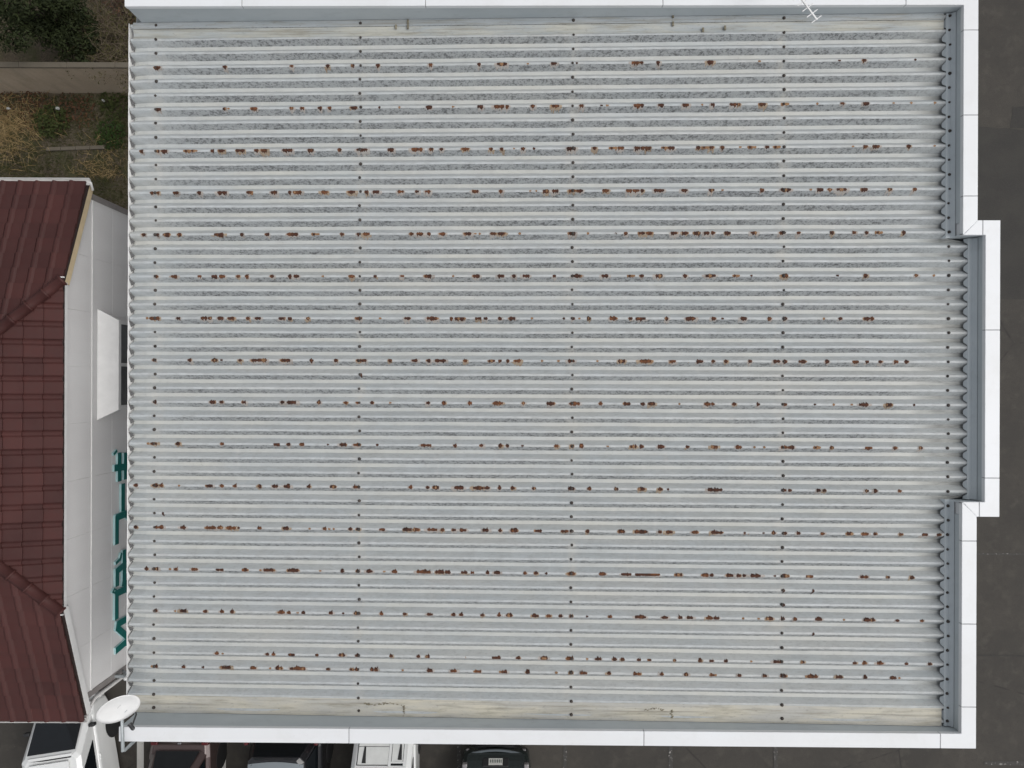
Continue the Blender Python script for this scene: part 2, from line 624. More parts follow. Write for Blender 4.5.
def sheet(name, poly, z, mat):
    b = MB()
    b.add([(p[0], p[1], z) for p in poly], [tuple(range(len(poly)))])
    o = b.build(name, mat, recalc=False)
    if o.data.polygons[0].normal.z < 0:
        o.data.flip_normals()
    return tag(o, kind="structure")


def ragged(pts, amp=0.03, step=0.25):
    out = []
    for i, p in enumerate(pts):
        q = pts[(i + 1) % len(pts)]
        p, q = Vector((p[0], p[1])), Vector((q[0], q[1]))
        n = max(1, int((q - p).length / step))
        for k in range(n):
            t = p.lerp(q, k / n)
            out.append((t.x + random.uniform(-amp, amp), t.y + random.uniform(-amp, amp)))
    return out


def gp(u, v):
    q = P(u, v, 0)
    return (q.x, q.y)


sheet("asphalt_patch", ragged([gp(1012, 108), gp(1080, 92), gp(1080, 131), gp(1010, 128)]), 0.004, M['patch'])
sheet("asphalt_patch", ragged([gp(930, 126), gp(1009, 128), gp(1040, 133), gp(1040, 300), gp(930, 300)], 0.02), 0.0045, M['patch'])
sheet("asphalt_patch", ragged([gp(960, 654), gp(1080, 656), gp(1080, 657.6), gp(960, 655.6)], 0.012, 0.12), 0.004, M['patch'])
#sheet("asphalt_patch", ragged([gp(992, 595), gp(999, 600), gp(1001, 656), gp(997, 656)], 0.015), 0.005, M['patch'])

# parking bay lines
for (u, w, mt) in ((140.5, 0.17, 'line2'), (224.0, 0.10, 'line2'), (459, 0.10, 'line'), (565, 0.09, 'line'), (670.5, 0.10, 'line'), (775.5, 0.10, 'line')):
    x = P(u, 755, 0).x
    sheet("parking_line", [(x - w / 2, -13.5), (x + w / 2, -13.5), (x + w / 2, -8.0), (x - w / 2, -8.0)], 0.008, M[mt])
q = P(984, 763, 0)
sheet("parking_line", [(q.x, q.y - .05), (q.x + 6, q.y - .05), (q.x + 6, q.y + .05), (q.x, q.y + .05)], 0.008, M['line'])
q = P(984, 554, 0)
sheet("parking_line", [(q.x - 1, q.y - .015), (q.x + 4, q.y - .025), (q.x + 4, q.y + .02), (q.x - 1, q.y + .02)], 0.0085, M['line'])

# ------------------------------------------------------------------ main building with the folded plate roof
PITCH = 0.2
HGT = 0.088
YOFF = 0.028


def ridge_y(k):
    return (25.5 - k) * PITCH + YOFF


def ridge_z(x):
    return 8.0 + (x - 6.05) * 0.0304


def cap_z(x):
    return 8.235 + (x - 6.2) * 0.0100


XW = -5.50                      # open low edge
XE = 6.11                       # face of the east parapet
XB = 6.415                      # face of the parapet in the bay
YN, YS = 5.165, -4.725          # faces of the north and south parapets
CW = 0.20                       # coping width
BY1 = P(975, 235, 8.23).y       # inside of the bay, top
BY0 = P(975, 502, 8.23).y       # inside of the bay, bottom

bld = thing("commercial_building", "flat-topped building with ribbed pale grey metal roof and white edge coping", "building", (0.3, 0.2, 0))
world_parts(bld)

# outer walls
def wall(name, lo, hi):
    b = MB()
    b.box(lo, hi)
    return b.build(name, M['wall'], bld)


T0, T1 = 0.022, CW - 0.012
def sloped_wall(name, x0, x1, y0, y1):
    b = MB()
    za, zb = cap_z(x0) - 0.03, cap_z(x1) - 0.03
    b.add([(x0, y0, 0), (x1, y0, 0), (x1, y1, 0), (x0, y1, 0), (x0, y0, za), (x1, y0, zb), (x1, y1, zb), (x0, y1, za)],
          [(3, 2, 1, 0), (4, 5, 6, 7), (0, 1, 5, 4), (1, 2, 6, 5), (2, 3, 7, 6), (3, 0, 4, 7)])
    return b.build(name, M['wall'], bld)


XPN, XPS = -5.34, -5.385          # west ends of the two side parapets
sloped_wall("wall", XPN + 0.02, XE + T1, YN + T0, YN + T1)
sloped_wall("wall", XPS + 0.02, XE + T1, YS - T1, YS - T0)
sloped_wall("wall", XE + T0, XE + T1, BY1 + T1, YN + T0)
sloped_wall("wall", XE + T0, XE + T1, YS - T0, BY0 - T1)
sloped_wall("wall", XB + T0, XB + T1, BY0 - T1, BY1 + T1)
sloped_wall("wall", XE + T0, XB + T0, BY1 + T0, BY1 + T1)
sloped_wall("wall", XE + T0, XB + T0, BY0 - T1, BY0 - T0)
wall("wall", (XW + 0.06, YS - T0, 0), (XW + 0.18, YN + T0, 7.49))

# parapet lining (grey sheet on the inner faces)
def lining(x0, y0, x1, y1, nx, ny, name="parapet_lining"):
    """vertical grey sheet from below the roof to the coping, thickness towards the roof"""
    b = MB()
    t = 0.012
    a = Vector((x0, y0, 0))
    c = Vector((x1, y1, 0))
    n = Vector((nx, ny, 0)) * t
    vs = []
    for p in (a, c):
        for q in (p, p + n):
            vs.append((q.x, q.y, ridge_z(q.x) - 0.12))
            vs.append((q.x, q.y, cap_z(q.x) - 0.004))
    # order: a_lo a_hi an_lo an_hi c_lo c_hi cn_lo cn_hi
    b.add(vs, [(0, 1, 3, 2), (4, 6, 7, 5), (0, 4, 5, 1), (2, 3, 7, 6), (1, 5, 7, 3), (0, 2, 6, 4)])
    return b.build(name, M['flash'], bld)


lining(XPN + 0.01, YN + T0, XE + T0, YN + T0, 0, -1)
lining(XPS + 0.01, YS - T0, XE + T0, YS - T0, 0, 1)
lining(XE + T0, YN, XE + T0, BY1 + T1, -1, 0)
lining(XE + T0, BY0 - T1, XE + T0, YS, -1, 0)
lining(XB + T0, BY1, XB + T0, BY0, -1, 0)
lining(XE, BY1 + T0, XB, BY1 + T0, 0, -1)
lining(XE, BY0 - T0, XB, BY0 - T0, 0, 1)

# coping: separate folded white lengths with open joints
def coping(poly, name="coping"):
    """poly: plan outline of one length"""
    b = MB()
    n = len(poly)
    top = [(p[0], p[1], cap_z(p[0])) for p in poly]
    bot = [(p[0], p[1], cap_z(p[0]) - 0.07) for p in poly]
    b.add(bot + top, [tuple(reversed(range(n))), tuple(range(n, 2 * n))] +
          [(i, (i + 1) % n, (i + 1) % n + n, i + n) for i in range(n)])
    return b.build(name, M['coping'], bld, bevel=0.006)


G = 0.004
xs_n = [XPN, P(240, 3, 8.2).x, P(425, 3, 8.2).x, P(663, 3, 8.2).x, P(905, 3, 8.2).x]
for i in range(len(xs_n) - 1):
    coping([(xs_n[i] + G, YN), (xs_n[i + 1] - G, YN), (xs_n[i + 1] - G, YN + CW), (xs_n[i] + G, YN + CW)])
yc = P(970, 30, 8.23).y
coping([(xs_n[-1] + G, YN), (XE, YN), (XE, yc + G), (XE + CW, yc + G), (XE + CW, YN + CW), (xs_n[-1] + G, YN + CW)])
ys_e = [yc, P(970, 115, 8.23).y, P(970, 196, 8.23).y]
for i in range(2):
    coping([(XE, ys_e[i + 1] + G), (XE + CW, ys_e[i + 1] + G), (XE + CW, ys_e[i] - G), (XE, ys_e[i] - G)])
# mitred returns of the bay
coping([(XE, BY1), (XE + CW, BY1 + CW - G * 1.5), (XE + CW, ys_e[2] - G), (XE, ys_e[2] - G)])
xj = P(982.5, 226, 8.23).x
coping([(XE + G * 1.5, BY1), (xj - G, BY1), (xj - G, BY1 + CW), (XE + CW + G, BY1 + CW)])
yb = [P(992, 330, 8.23).y, P(992, 478, 8.23).y]
coping([(xj + G, BY1), (XB, BY1), (XB, yb[0] + G), (XB + CW, yb[0] + G), (XB + CW, BY1 + CW), (xj + G, BY1 + CW)])
coping([(XB, yb[1] + G), (XB + CW, yb[1] + G), (XB + CW, yb[0] - G), (XB, yb[0] - G)])
xk = P(979, 510, 8.23).x
coping([(XB, BY0), (xk + G, BY0), (xk + G, BY0 - CW), (XB + CW, BY0 - CW), (XB + CW, yb[1] - G), (XB, yb[1] - G)])
coping([(xk - G, BY0), (XE + G * 1.5, BY0), (XE + CW + G, BY0 - CW), (xk - G, BY0 - CW)])
ys_l = [P(970, 541, 8.23).y, P(970, 624, 8.23).y, P(970, 707, 8.23).y]
coping([(XE, BY0), (XE, ys_l[0] + G), (XE + CW, ys_l[0] + G), (XE + CW, BY0 - CW + G * 1.5)])
for i in range(2):
    coping([(XE, ys_l[i + 1] + G), (XE + CW, ys_l[i + 1] + G), (XE + CW, ys_l[i] - G), (XE, ys_l[i] - G)])
xs_s = [XPS, P(348, 737, 8.2).x, P(644, 737, 8.2).x, P(939, 737, 8.2).x]
coping([(XE, ys_l[2] - G), (XE, YS), (xs_s[3] + G, YS), (xs_s[3] + G, YS - CW), (XE + CW, YS - CW), (XE + CW, ys_l[2] - G)])
for i in range(3):
    coping([(xs_s[i] + G, YS - CW), (xs_s[i + 1] - G, YS - CW), (xs_s[i + 1] - G, YS), (xs_s[i] + G, YS)])

# sealant strips seen through the open joints
b = MB()
zz = cap_z(0) - 0.012
def seal(x0, y0, x1, y1):
    z0 = cap_z((x0 + x1) / 2) - 0.06
    z1 = cap_z((x0 + x1) / 2) - 0.0035
    b.box((min(x0, x1), min(y0, y1), z0), (max(x0, x1), max(y0, y1), z1))
E = 0.0035
for x in xs_n[1:]:
    seal(x - E, YN + .004, x + E, YN + CW - .004)
for x in xs_s[1:]:
    seal(x - E, YS - CW + .004, x + E, YS - .004)
for y in ys_e + ys_l:
    seal(XE + .004, y - E, XE + CW - .004, y + E)
for y in yb:
    seal(XB + .004, y - E, XB + CW - .004, y + E)
seal(xj - E, BY1 + .004, xj + E, BY1 + CW - .004)
seal(xk - E, BY0 - CW + .004, xk + E, BY0 - .004)
b.build("joint_sealant", M['joint'], bld)

# ---- ribbed roof sheets: three ribs wide, lapped at every third rib
HR, HS = 0.015, 0.075           # half width of the rib top, half width at the trough


def x_end(y):
    return (XB - 0.02) if BY0 + 0.02 < y < BY1 - 0.02 else (XE - 0.02)


def sheet_panel(kt, kb):
    """sheet from rib kt (upper in plan) to rib kb"""
    prof = []     # (dy from rib origin, dz, zone of the face that follows)
    yt = ridge_y(kt)
    first = True
    for k in range(kt, kb + 1):
        y = ridge_y(k)
        lift = 0.004 if (k == kb and k % 3 == 0) else 0.0
        if k == kt:
            pts = [(y + HR + (0.03 if k > 0 else 0), -0.0 if k == 0 else -0.044, 3 if k > 0 else 0), (y + HR, 0, 0), (y - HR, 0, 1), (y - HS, -HGT, 2)] if k > 0 else [(y + 0.02, 0, 0), (y - HR, 0, 1), (y - HS, -HGT, 2)]
        elif k == kb:
            pts = [(y + HS, -HGT, 3), (y + HR, lift, 0), (y - HR, lift, 1), (y - HR - 0.028, -0.041 + lift, 1)]
        else:
            pts = [(y + HS, -HGT, 3), (y + HR, 0, 0), (y - HR, 0, 1), (y - HS, -HGT, 2)]
        prof += pts
    nxs = 56
    vs, fs, zs = [], [], []
    ph = random.uniform(0, 6)
    am = random.uniform(0.0008, 0.002)
    for i in range(nxs + 1):
        t = i / nxs
        for (y, dz, zn) in prof:
            x = XW + (x_end(y) - XW) * t
            w = am * math.sin(x * 2.3 + ph + y * 4) + am * 0.6 * math.sin(x * 5.1 + ph * 2)
            dip = 0.0
            if i == 0 and dz < -0.08:
                dip = -0.03
            vs.append((x, y + w * 0.8, ridge_z(x) + dz + w + dip))
    n = len(prof)
    for i in range(nxs):
        for j in range(n - 1):
            a = i * n + j
            fs.append((a, a + 1, a + n + 1, a + n))
            zs.append(float(prof[j][2]))
    me = bpy.data.meshes.new("roof_sheet")
    me.from_pydata(vs, [], fs)
    me.materials.append(M['roof'])
    at = me.attributes.new("zone", 'FLOAT', 'FACE')
    at.data.foreach_set("value", zs)
    me.update()
    if me.polygons[0].normal.z < 0:
        me.flip_normals()
    return link("roof_sheet", me, bld)


# bolt: domed cap on a square washer
bb = MB()
bb.tube([(0, 0, -0.004), (0, 0, 0.003)], [0.022, 0.022], 10)
bb.tube([(0, 0, 0.003), (0, 0, 0.016), (0, 0, 0.023)], [0.018, 0.016, 0.007], 8)
bolt_me = bb.mesh("bolt", M['bolt'])
bolt_me.polygons.foreach_set("use_smooth", [False] * len(bolt_me.polygons))

BOLT_X = [P(155, 380, 7.66).x, P(359.5, 384, 7.75).x, P(572, 384, 7.84).x, P(783, 384, 7.93).x, P(948, 384, 8.0).x]
seams = [0] + list(range(3, 49, 3)) + [49]
panel_of = {}
for a, c in zip(seams[:-1], seams[1:]):
    pn = sheet_panel(a, c)
    for k in range(a, c):
        panel_of[k] = pn
panel_of[49] = panel_of[48]

EXTRA = {0: 0.006, 49: 0.006, 48: 0.006}
PINV_PANEL = Matrix.Identity(4)
for k in range(0, 50):
    y = ridge_y(k)
    for ci, x in enumerate(BOLT_X):
        on_flash = ci == 4 and not (BY0 + 0.02 < y < BY1 - 0.02)
        o = bpy.data.objects.new("bolt", bolt_me)
        col.objects.link(o)
        o.parent = panel_of[k]
        up = 0.006 if (on_flash or k in EXTRA) else (0.004 if k % 3 == 0 else 0)
        yy = y
        if k == 49:
            yy = y + 0.015
        o.location = (x + random.uniform(-.008, .008), yy + random.uniform(-.004, .004), ridge_z(x) + 0.002 + up)
        s = random.uniform(0.78, 1.12)
        o.scale = (s, s, s)

# flashings at the high end, with a leg lying on the ribs and comb plates down into the troughs
def comb_flashing(xf, y_hi, y_lo):
    b = MB()
    ys = {y_hi, y_lo}
    for k in range(-1, 51):
        for dy in (0.0, 0.034, -0.034, 0.07, -0.07, 0.1):
            y = ridge_y(k) + dy
            if y_lo < y < y_hi:
                ys.add(round(y, 5))
    ys = sorted(ys, reverse=True)

    def lead(y):
        f = ((y - YOFF) / PITCH - 0.5) % 1.0
        a = min(f, 1 - f) * PITCH            # distance from the nearest rib
        t = min(1.0, max(0.0, (a - 0.03) / 0.045))
        return xf - 0.098 - 0.032 * t, 0.006 - 0.05 * t
    prev = None
    for y in ys:
        x0, z0 = lead(y)
        row = [(x0, y, ridge_z(x0) + z0), (xf - 0.095, y, ridge_z(xf) + 0.006), (xf - 0.04, y, ridge_z(xf) + 0.010), (xf + 0.004, y, ridge_z(xf) + 0.055)]
        if prev:
            for q in range(3):
                b.add([prev[q], prev[q + 1], row[q + 1], row[q]], [(0, 3, 2, 1)])
        prev = row
    return b.build("flashing", M['flash'], bld)


comb_flashing(XE, YN - 0.002, BY1)
comb_flashing(XE, BY0, YS + 0.002)
comb_flashing(XB, BY1 - 0.002, BY0 + 0.002)
# silted flats along the upper and lower parapets
def flat_leg(y_wall, y_rib, name, mat="silt", dip=0.012):
    b = MB()
    n = 60
    m = 4
    for i in range(n + 1):
        x = XW + 0.04 + (XE - 0.13 - XW - 0.04) * i / n
        for j in range(m + 1):
            t = j / m
            y = y_wall + (y_rib - y_wall) * t
            z = ridge_z(x) + 0.006 - dip * math.sin(math.pi * t) * (0.6 + 0.4 * math.sin(x * 3.0))
            b.v.append((x, y, z))
    for i in range(n):
        for j in range(m):
            a = i * (m + 1) + j
            b.f.append((a, a + 1, a + m + 2, a + m + 1))
            b.m.append(0)
    o = b.build(name, M[mat], bld, recalc=False, smooth=True)
    if o.data.polygons[0].normal.z < 0:
        o.data.flip_normals()
    return o


flat_leg(YN + 0.006, YN - 0.085, "flashing", "silt3", -0.004)
flat_leg(YN - 0.091, ridge_y(1) + 0.012, "flashing", "silt2", 0.02)
flat_leg(YS - 0.006, ridge_y(48) - 0.012, "flashing")

# clips and sealant blobs on those legs
b = MB()
for (u, v) in ((408, 22), (408, 27), (673, 16), (673, 24), (396, 27), (703, 30), (725, 28)):
    z = ridge_z(P(u, v, 7.85).x) + 0.012
    q = P(u, v, z)
    b.box((q.x - .012, q.y - .03, z - .006), (q.x + .012, q.y + .03, z + .014))
for (u, v, dx, dy) in ((404, 710, .0, .075), (672, 714, .0, .06), (655, 709, .14, .0), (384, 704, .26, .0)):
    z = ridge_z(P(u, v, 7.85).x) + 0.002
    q = P(u, v, z)
    for _ in range(int(10 + 130 * (dx + dy))):
        t = random.uniform(-1, 1)
        w = random.uniform(.003, .016)
        cx, cy = q.x + dx * t + random.gauss(0, .006), q.y + dy * t + random.gauss(0, .006) + 0.012 * math.sin(t * 4 + u)
        ang = random.uniform(0, 3.1)
        pts_ = [(cx + math.cos(ang + k * 1.257) * w * random.uniform(.6, 1.4), cy + math.sin(ang + k * 1.257) * w * random.uniform(.3, .7)) for k in range(5)]
        b.prism(pts_, z - .012, z + random.uniform(.001, .006))
tag(b.build("dirt_clot", simple("dried_silt_clot", (0.20, 0.18, 0.13), 0.95, var=0.4, scale=25), bld), kind="stuff")

# low edge: thin white end trim and dark triangles that paint shade into the trough-end gaps
b = MB()
for i in range(40):
    ya, yb_ = YN + (YS - YN) * i / 40, YN + (YS - YN) * (i + 1) / 40
    b.box((XW - 0.030, yb_, ridge_z(XW) - 0.16), (XW - 0.022, ya, ridge_z(XW) - 0.004 + 0.004 * math.sin(i * 1.7)))
b.build("eaves_trim", M['trim'], bld)
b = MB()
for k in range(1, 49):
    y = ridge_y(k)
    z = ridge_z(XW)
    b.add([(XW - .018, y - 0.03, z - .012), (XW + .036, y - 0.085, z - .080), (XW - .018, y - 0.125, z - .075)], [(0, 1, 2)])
_gap_shade = b.build("end_gap_shade", simple("painted_gap_shade", (0.10, 0.10, 0.10), 0.6), bld)

tag(_gap_shade, kind="stuff")
# box gutter under the low edge
b = MB()
gx0, gx1, gz = XW - 0.020, XW + 0.055, 7.34
for lo, hi in (((gx0, YS - CW, gz), (gx1, YN + CW, gz + .01)), ((gx0, YS - CW, gz + .01), (gx0 + .008, YN + CW, gz + .11)), ((gx1 - .008, YS - CW, gz + .01), (gx1, YN + CW, gz + .11))):
    b.box(lo, hi)
b.build("gutter", M['galv'], bld)

# ---- rust along the lapped ribs: (list as read along each rib, left strip and right strip)
RUST = [
 ("67M 231s 394s 482s 543s 604s 733s 851s 907L 970t", "34M 90t 232M 247s 288s 415M 535t 730t 791s 915t"),
 ("69M 231s 240t 303M 394s 420s 463s 487s 546M 608t 657t 729M 788t 854M 900L 920s 982s", "38M 101s 150t 164t 237M 249s 295M 355M 395t 421s 471M 484s 542M 597o 676t 737s 795M 862t 905t 963t"),
 ("28s 68s 84M 140o 155o 201s 224M 269L 308s 327M 384L 441M 511s 566L 636M 700L 734s 759s 818M 880s 906s 924t 936t 958s 985t", "76L 133s 178o 197M 237M 250s 263M 305o 320M 385s 403o 418s 445s 488t 516o 554s 577o 763t 793s 819M 899s 962t"),
 ("53s 68s 112M 169s 225L 291M 351M 390s 408L 474M 541M 577s 600M 660M 700s 726M 842M 904s 976t 990t 1014M", "14M 37M 78M 97M 160M 217M 234M 249s 290L 352M 418M 445t 541s 599L 660t 683M 707s 735L 791M 852s 914s"),
 ("34s 67s 89M 120s 169t 217L 273s 335s 390M 402M 452o 517s 557s 577M 687s 707M 729s 762M 824M 842t 853t 885M 905M 950t", "78M 117t 185t 209s 248M 266M 326M 353M 383M 406M 422s 457M 521M 592M 630s 650t 711s 766s 796s 826o 887s"),
 ("64s 108M 170s 206M 225M 264s 285s 347s 390s 406M 470t 541M 598s 664s 727M 788t 845M 904M 936s 966M", "35s 88L 158M 222o 248s 290M 353s 416L 478o 515t 597M 725t 794s 917s 960t"),
 ("42t 60L 118s 181M 195s 221M 246M 288s 312M 370M 390s 434s 558M 610t 676M 736L 784s 803L 849M 867s 902s 932M 980t", "58t 80s 96t 119s 178M 221s 245L 308s 367L 423s 445t 496M 560s 597s 692t 732s 797M 810s"),
 ("60s 145s 207M 223t 269s 305M 322L 380L 443s 502s 557s 569M 634s 694M 728s 757L 817s 882M 902s 921s 945M 1005t", "45t 76M 140t 199M 257L 323M 362t 389M 422s 453s 512s 577M 597s 639M 700s 769M 797s 829s 868s 893s"),
 ("61s 201M 223s 278s 372s 394L 461s 526s 556s 590s 635t 727s 765s 829s 897L 959s 1020s", "27M 84L 148s 212M 250s 272M 340t 408M 421s 473s 532s 597s 670t 716t 760t 789L 850M 912t"),
 ("44t 58M 117s 225s 358M 387s 420s 483t 519M 553M 603t 722L 793s 857s 903s 920s 957t", "40s 78s 101s 165t 228M 247s 295M 359s 425M 484M 523t 547t 595M 612M 675o 711s 778t 801M 865s 928s"),
 ("15s 62M 76s 120t 194M 224s 256s 316s 354M 383M 436s 495M 553M 617t 684s 726s 746M 802L 849L 870M 901s 933s 985s", "76M 120s 186s 247M 293s 312t 422L 437M 596s 609s 679s 693s 797s 818s 877s"),
 ("14s 63s 75M 130M 198L 220M 247L 265t 316s 380M 438t 475s 486t 497t 537s 556s 615M 676L 697M 737L 762s 790s 812M 867M 902s 936M 996M", "56s 65s 77s 116s 199M 242L 255M 292s 315M 377M 425M 438M 502o 545t 570s 597s 630s 689s 755M 793M 817s 880s 938M 972s"),
 ("40s 62M 98t 112s 158M 214s 224s 280M 318t 338L 393M 403M 464t 518s 556s 584M 620t 645M 712L 726M 755L 775M 815M 835s 872s 895M 963s 990s", "15t 77M 152M 210L 245L 262M 280L 338M 403M 418s 463M 484s 498s 525L 572t 597M 657M 785s 795s 848s 907s"),
 ("63s 110t 130M 184s 224s 249s 370M 388s 409t 423s 490s 520t 554M 613s 670s 731M 789s 808s 859s 900s 924M 988M", "22s 50s 76s 115t 171s 240M 250M 304M 342s 365M 413M 430M 495t 533t 559M 592s 622s 679M 741t 797M 810s 871s 931s"),
 ("212s 226t 335s 350s 394M 456s 517M 554s 637s 703s 726s 820t 890M 899s 946s 1008M", "10M 73M 115t 142M 182s 201s 241s 267s 328s 390s 418s 453s 515t 577M 588s 640s 767s 792s 829M 893s 950s"),
 ("53t 64s 131s 178t 226s 238M 301M 342t 363M 394s 407M 420M 483s 542s 553s 590s 600s 665t 731M 789M 848M 903t 912M 970s", "40t 76s 106M 168s 232s 242s 296s 356s 420s 428t 486s 548s 593M 664L 729M 793s 861M 876t"),
]
SIZE = {'t': 2.6, 's': 4.0, 'M': 6.6, 'L': 10.5, 'o': 7.0}


def rib_surface(dy):
    a = abs(dy)
    return 0.0 if a <= HR else -(a - HR) * HGT / (HS - HR)


def flake(b, x, y, w, ext_s, ext_n, lift, mi):
    n = max(4, int(w / 0.011))
    rows = []
    for i in range(n + 1):
        t = i / n
        f = max(0.45, math.sqrt(max(0.0, 1 - (2 * t - 1) ** 8))) * random.uniform(0.55, 1.25)
        xx = x + (t - 0.5) * w
        s_, n_ = ext_s * f * random.uniform(.75, 1.2), ext_n * f * random.uniform(.75, 1.2)
        ys = [-s_, -min(s_, HR), 0.0, min(n_, HR), n_]
        r = []
        for q, dy in enumerate(ys):
            up = lift * (0.35 if q in (0, 4) else random.uniform(0.8, 1.3))
            r.append((xx, y + dy, ridge_z(xx) + 0.0045 + rib_surface(dy) + up))
        rows.append(r)
    vs = [p for r in rows for p in r]
    fs = []
    for i in range(n):
        for j in range(4):
            a = i * 5 + j
            fs.append((a, a + 5, a + 6, a + 1))
    b.add(vs, fs, mi)


rb = MB()
for r_i, (ls, rs) in enumerate(RUST):
    k = 46 if r_i == 15 else 3 + 3 * r_i
    y = ridge_y(k)
    for off, s in ((130, ls), (540, rs)):
        for tok in s.split():
            u = off + float(tok[:-1]) / 2.438
            kind = tok[-1]
            x = (u - 512) * 10.15 / F_PX
            x = (u - 512) * (CAM_H - ridge_z(x)) / F_PX - (384 - (384 - y * 71)) * 0
            x -= y * math.sin(ROLL)
            w = SIZE[kind] / 71.0 * random.uniform(0.88, 1.1)
            if kind == 't':
                flake(rb, x, y, w, 0.018, 0.016, 0.001, random.choice((0, 1, 1)))
            elif kind == 'o':
                flake(rb, x, y, w * 1.2, 0.026, 0.02, 0.001, 1)
                flake(rb, x - w * 0.2, y, w * 0.35, 0.02, 0.017, 0.004, 0)
            else:
                flake(rb, x + random.uniform(-.01, .01), y, w * random.uniform(1.15, 1.8), random.uniform(0.035, 0.062), 0.022, 0.0006, random.choice((2, 2, 2, 4)))
                if random.random() < 0.35:
                    flake(rb, x + random.choice((-1, 1)) * w * 0.22, y, w * 0.9, 0.026, 0.021, 0.0016, 1)
                flake(rb, x, y, w, random.uniform(0.025, 0.033), random.uniform(0.023, 0.030), 0.0035, random.choice((0, 0, 3)))
                if random.random() < 0.4:
                    flake(rb, x + random.uniform(-.3, .3) * w, y, w * random.uniform(.2, .4), 0.030, 0.026, 0.0048, random.choice((0, 1, 3)))
# odd drips beside some bolts
for (u, v) in ((812, 590), (812, 635), (783, 592), (783, 604), (155, 515), (359, 372)):
    q = P(u, v, 7.9)
    k = round(25.5 - (q.y - YOFF) / PITCH)
    flake(rb, q.x, ridge_y(k), 0.03, 0.06, 0.02, 0.002, 0)
tag(rb.build("rust_scale", [M['rust'], M['ochre'], M['halo'], mat_rust('orange_brown_rust', (0.050, 0.018, 0.009), (0.19, 0.072, 0.028)), mat_rust('tan_rust_bleed', (0.30, 0.215, 0.14), (0.42, 0.36, 0.29), 50)], bld, recalc=False), kind="stuff")

# ------------------------------------------------------------------ tiled house on the left
HX = -7.10
YR = -1.0
EN, ES = 3.31, -5.60
ZE, ZH, ZR = 6.0, 6.66, 7.55
HN, HSY = 1.59, -3.59
HXR = HX - 2.59
HW = -13.2
house = thing("tiled_house", "pale-walled house with half-hipped dark red-brown tiled roof", "house", (-10, YR, 0))
world_parts(house)

# wall core
wx = HX - 0.085
core = MB()
yn, ysouth = EN - 0.10, ES + 0.25
def roof_under(y):
    if y > YR:
        return ZE + (EN - y) * (ZR - ZE) / (EN - YR) - 0.10
    return ZE + (y - ES) * (ZR - ZE) / (YR - ES) - 0.10
prof = [(ysouth, 0), (yn, 0), (yn, roof_under(yn)), (HN, ZH - 0.10), (HSY, ZH - 0.10), (ysouth, roof_under(ysouth))]
n = len(prof)
core.add([(HW, p[0], p[1]) for p in prof] + [(wx - 0.014, p[0], p[1]) for p in prof],
         [tuple(range(n)), tuple(reversed(range(n, 2 * n)))] + [(i, (i + 1) % n, (i + 1) % n + n, i + n) for i in range(n)])
core.build("wall", M['siding'], house)

# siding boards on the gable, each with its own edge
bands = [(0.02, 1.65), (1.65, 3.3), (3.3, 4.62), (4.62, 5.055), (5.065, 5.66), (5.70, ZH - 0.105)]
cols_ = [ysouth + 0.002]
while cols_[-1] < yn - 0.9:
    cols_.append(cols_[-1] + 0.935)
cols_.append(yn - 0.002)
for bi, (z0, z1) in enumerate(bands):
    for a, c in zip(cols_[:-1], cols_[1:]):
        a2, c2 = a + 0.0015, c - 0.0015
        pts = [(a2, z0 + .0015), (c2, z0 + .0015)]
        ztop_c = min(z1, roof_under(c2)) - .0015
        ztop_a = min(z1, roof_under(a2)) - .0015
        if ztop_c < z0 + 0.02 and ztop_a < z0 + 0.02:
            continue
        ztop_c = max(ztop_c, z0 + 0.004)
        ztop_a = max(ztop_a, z0 + 0.004)
        pts += [(c2, ztop_c)]
        # break at the hip corner
        for yk in (HN, HSY):
            if a2 < yk < c2 and bi == len(bands) - 1:
                pts.append((yk, min(z1, ZH - 0.105) - .0015))
        pts.append((a2, ztop_a))
        pb = MB()
        m_ = len(pts)
        pb.add([(wx - 0.0135, p[0], p[1]) for p in pts] + [(wx, p[0], p[1]) for p in pts],
               [tuple(reversed(range(m_))), tuple(range(m_, 2 * m_))] + [(i, (i + 1) % m_, (i + 1) % m_ + m_, i + m_) for i in range(m_)])
        pb.build("siding_board", M['siding'], house)
for (z, h) in ((5.66, 0.04), (5.055, 0.010)):
    b = MB()
    b.box((wx - 0.004, ysouth, z), (wx + (0.012 if h > .02 else 0.002), yn, z + h))
    b.build("trim_strip", M['trim'], house)

# corner boards and downpipe
for y, s in ((yn, 1), (ysouth, -1)):
    b = MB()
    b.box((wx - 0.1, y - 0.012 if s < 0 else y, 0), (wx + 0.012, y if s < 0 else y + 0.012, 5.98))
    b.box((wx + 0.0005, min(y, y - s * 0.09), 0), (wx + 0.0125, max(y, y - s * 0.09), 5.94))
    b.build("corner_board", simple("taupe_corner_board", (0.25, 0.23, 0.22), 0.5), house)
b = MB()
b.tube([(wx + 0.01, ysouth - 0.08, 0.1), (wx + 0.01, ysouth - 0.08, 5.6), (wx + 0.02, ES - 0.04, 5.86)], 0.035, 10)
b.build("downpipe", M['gutter'], house, smooth=True)

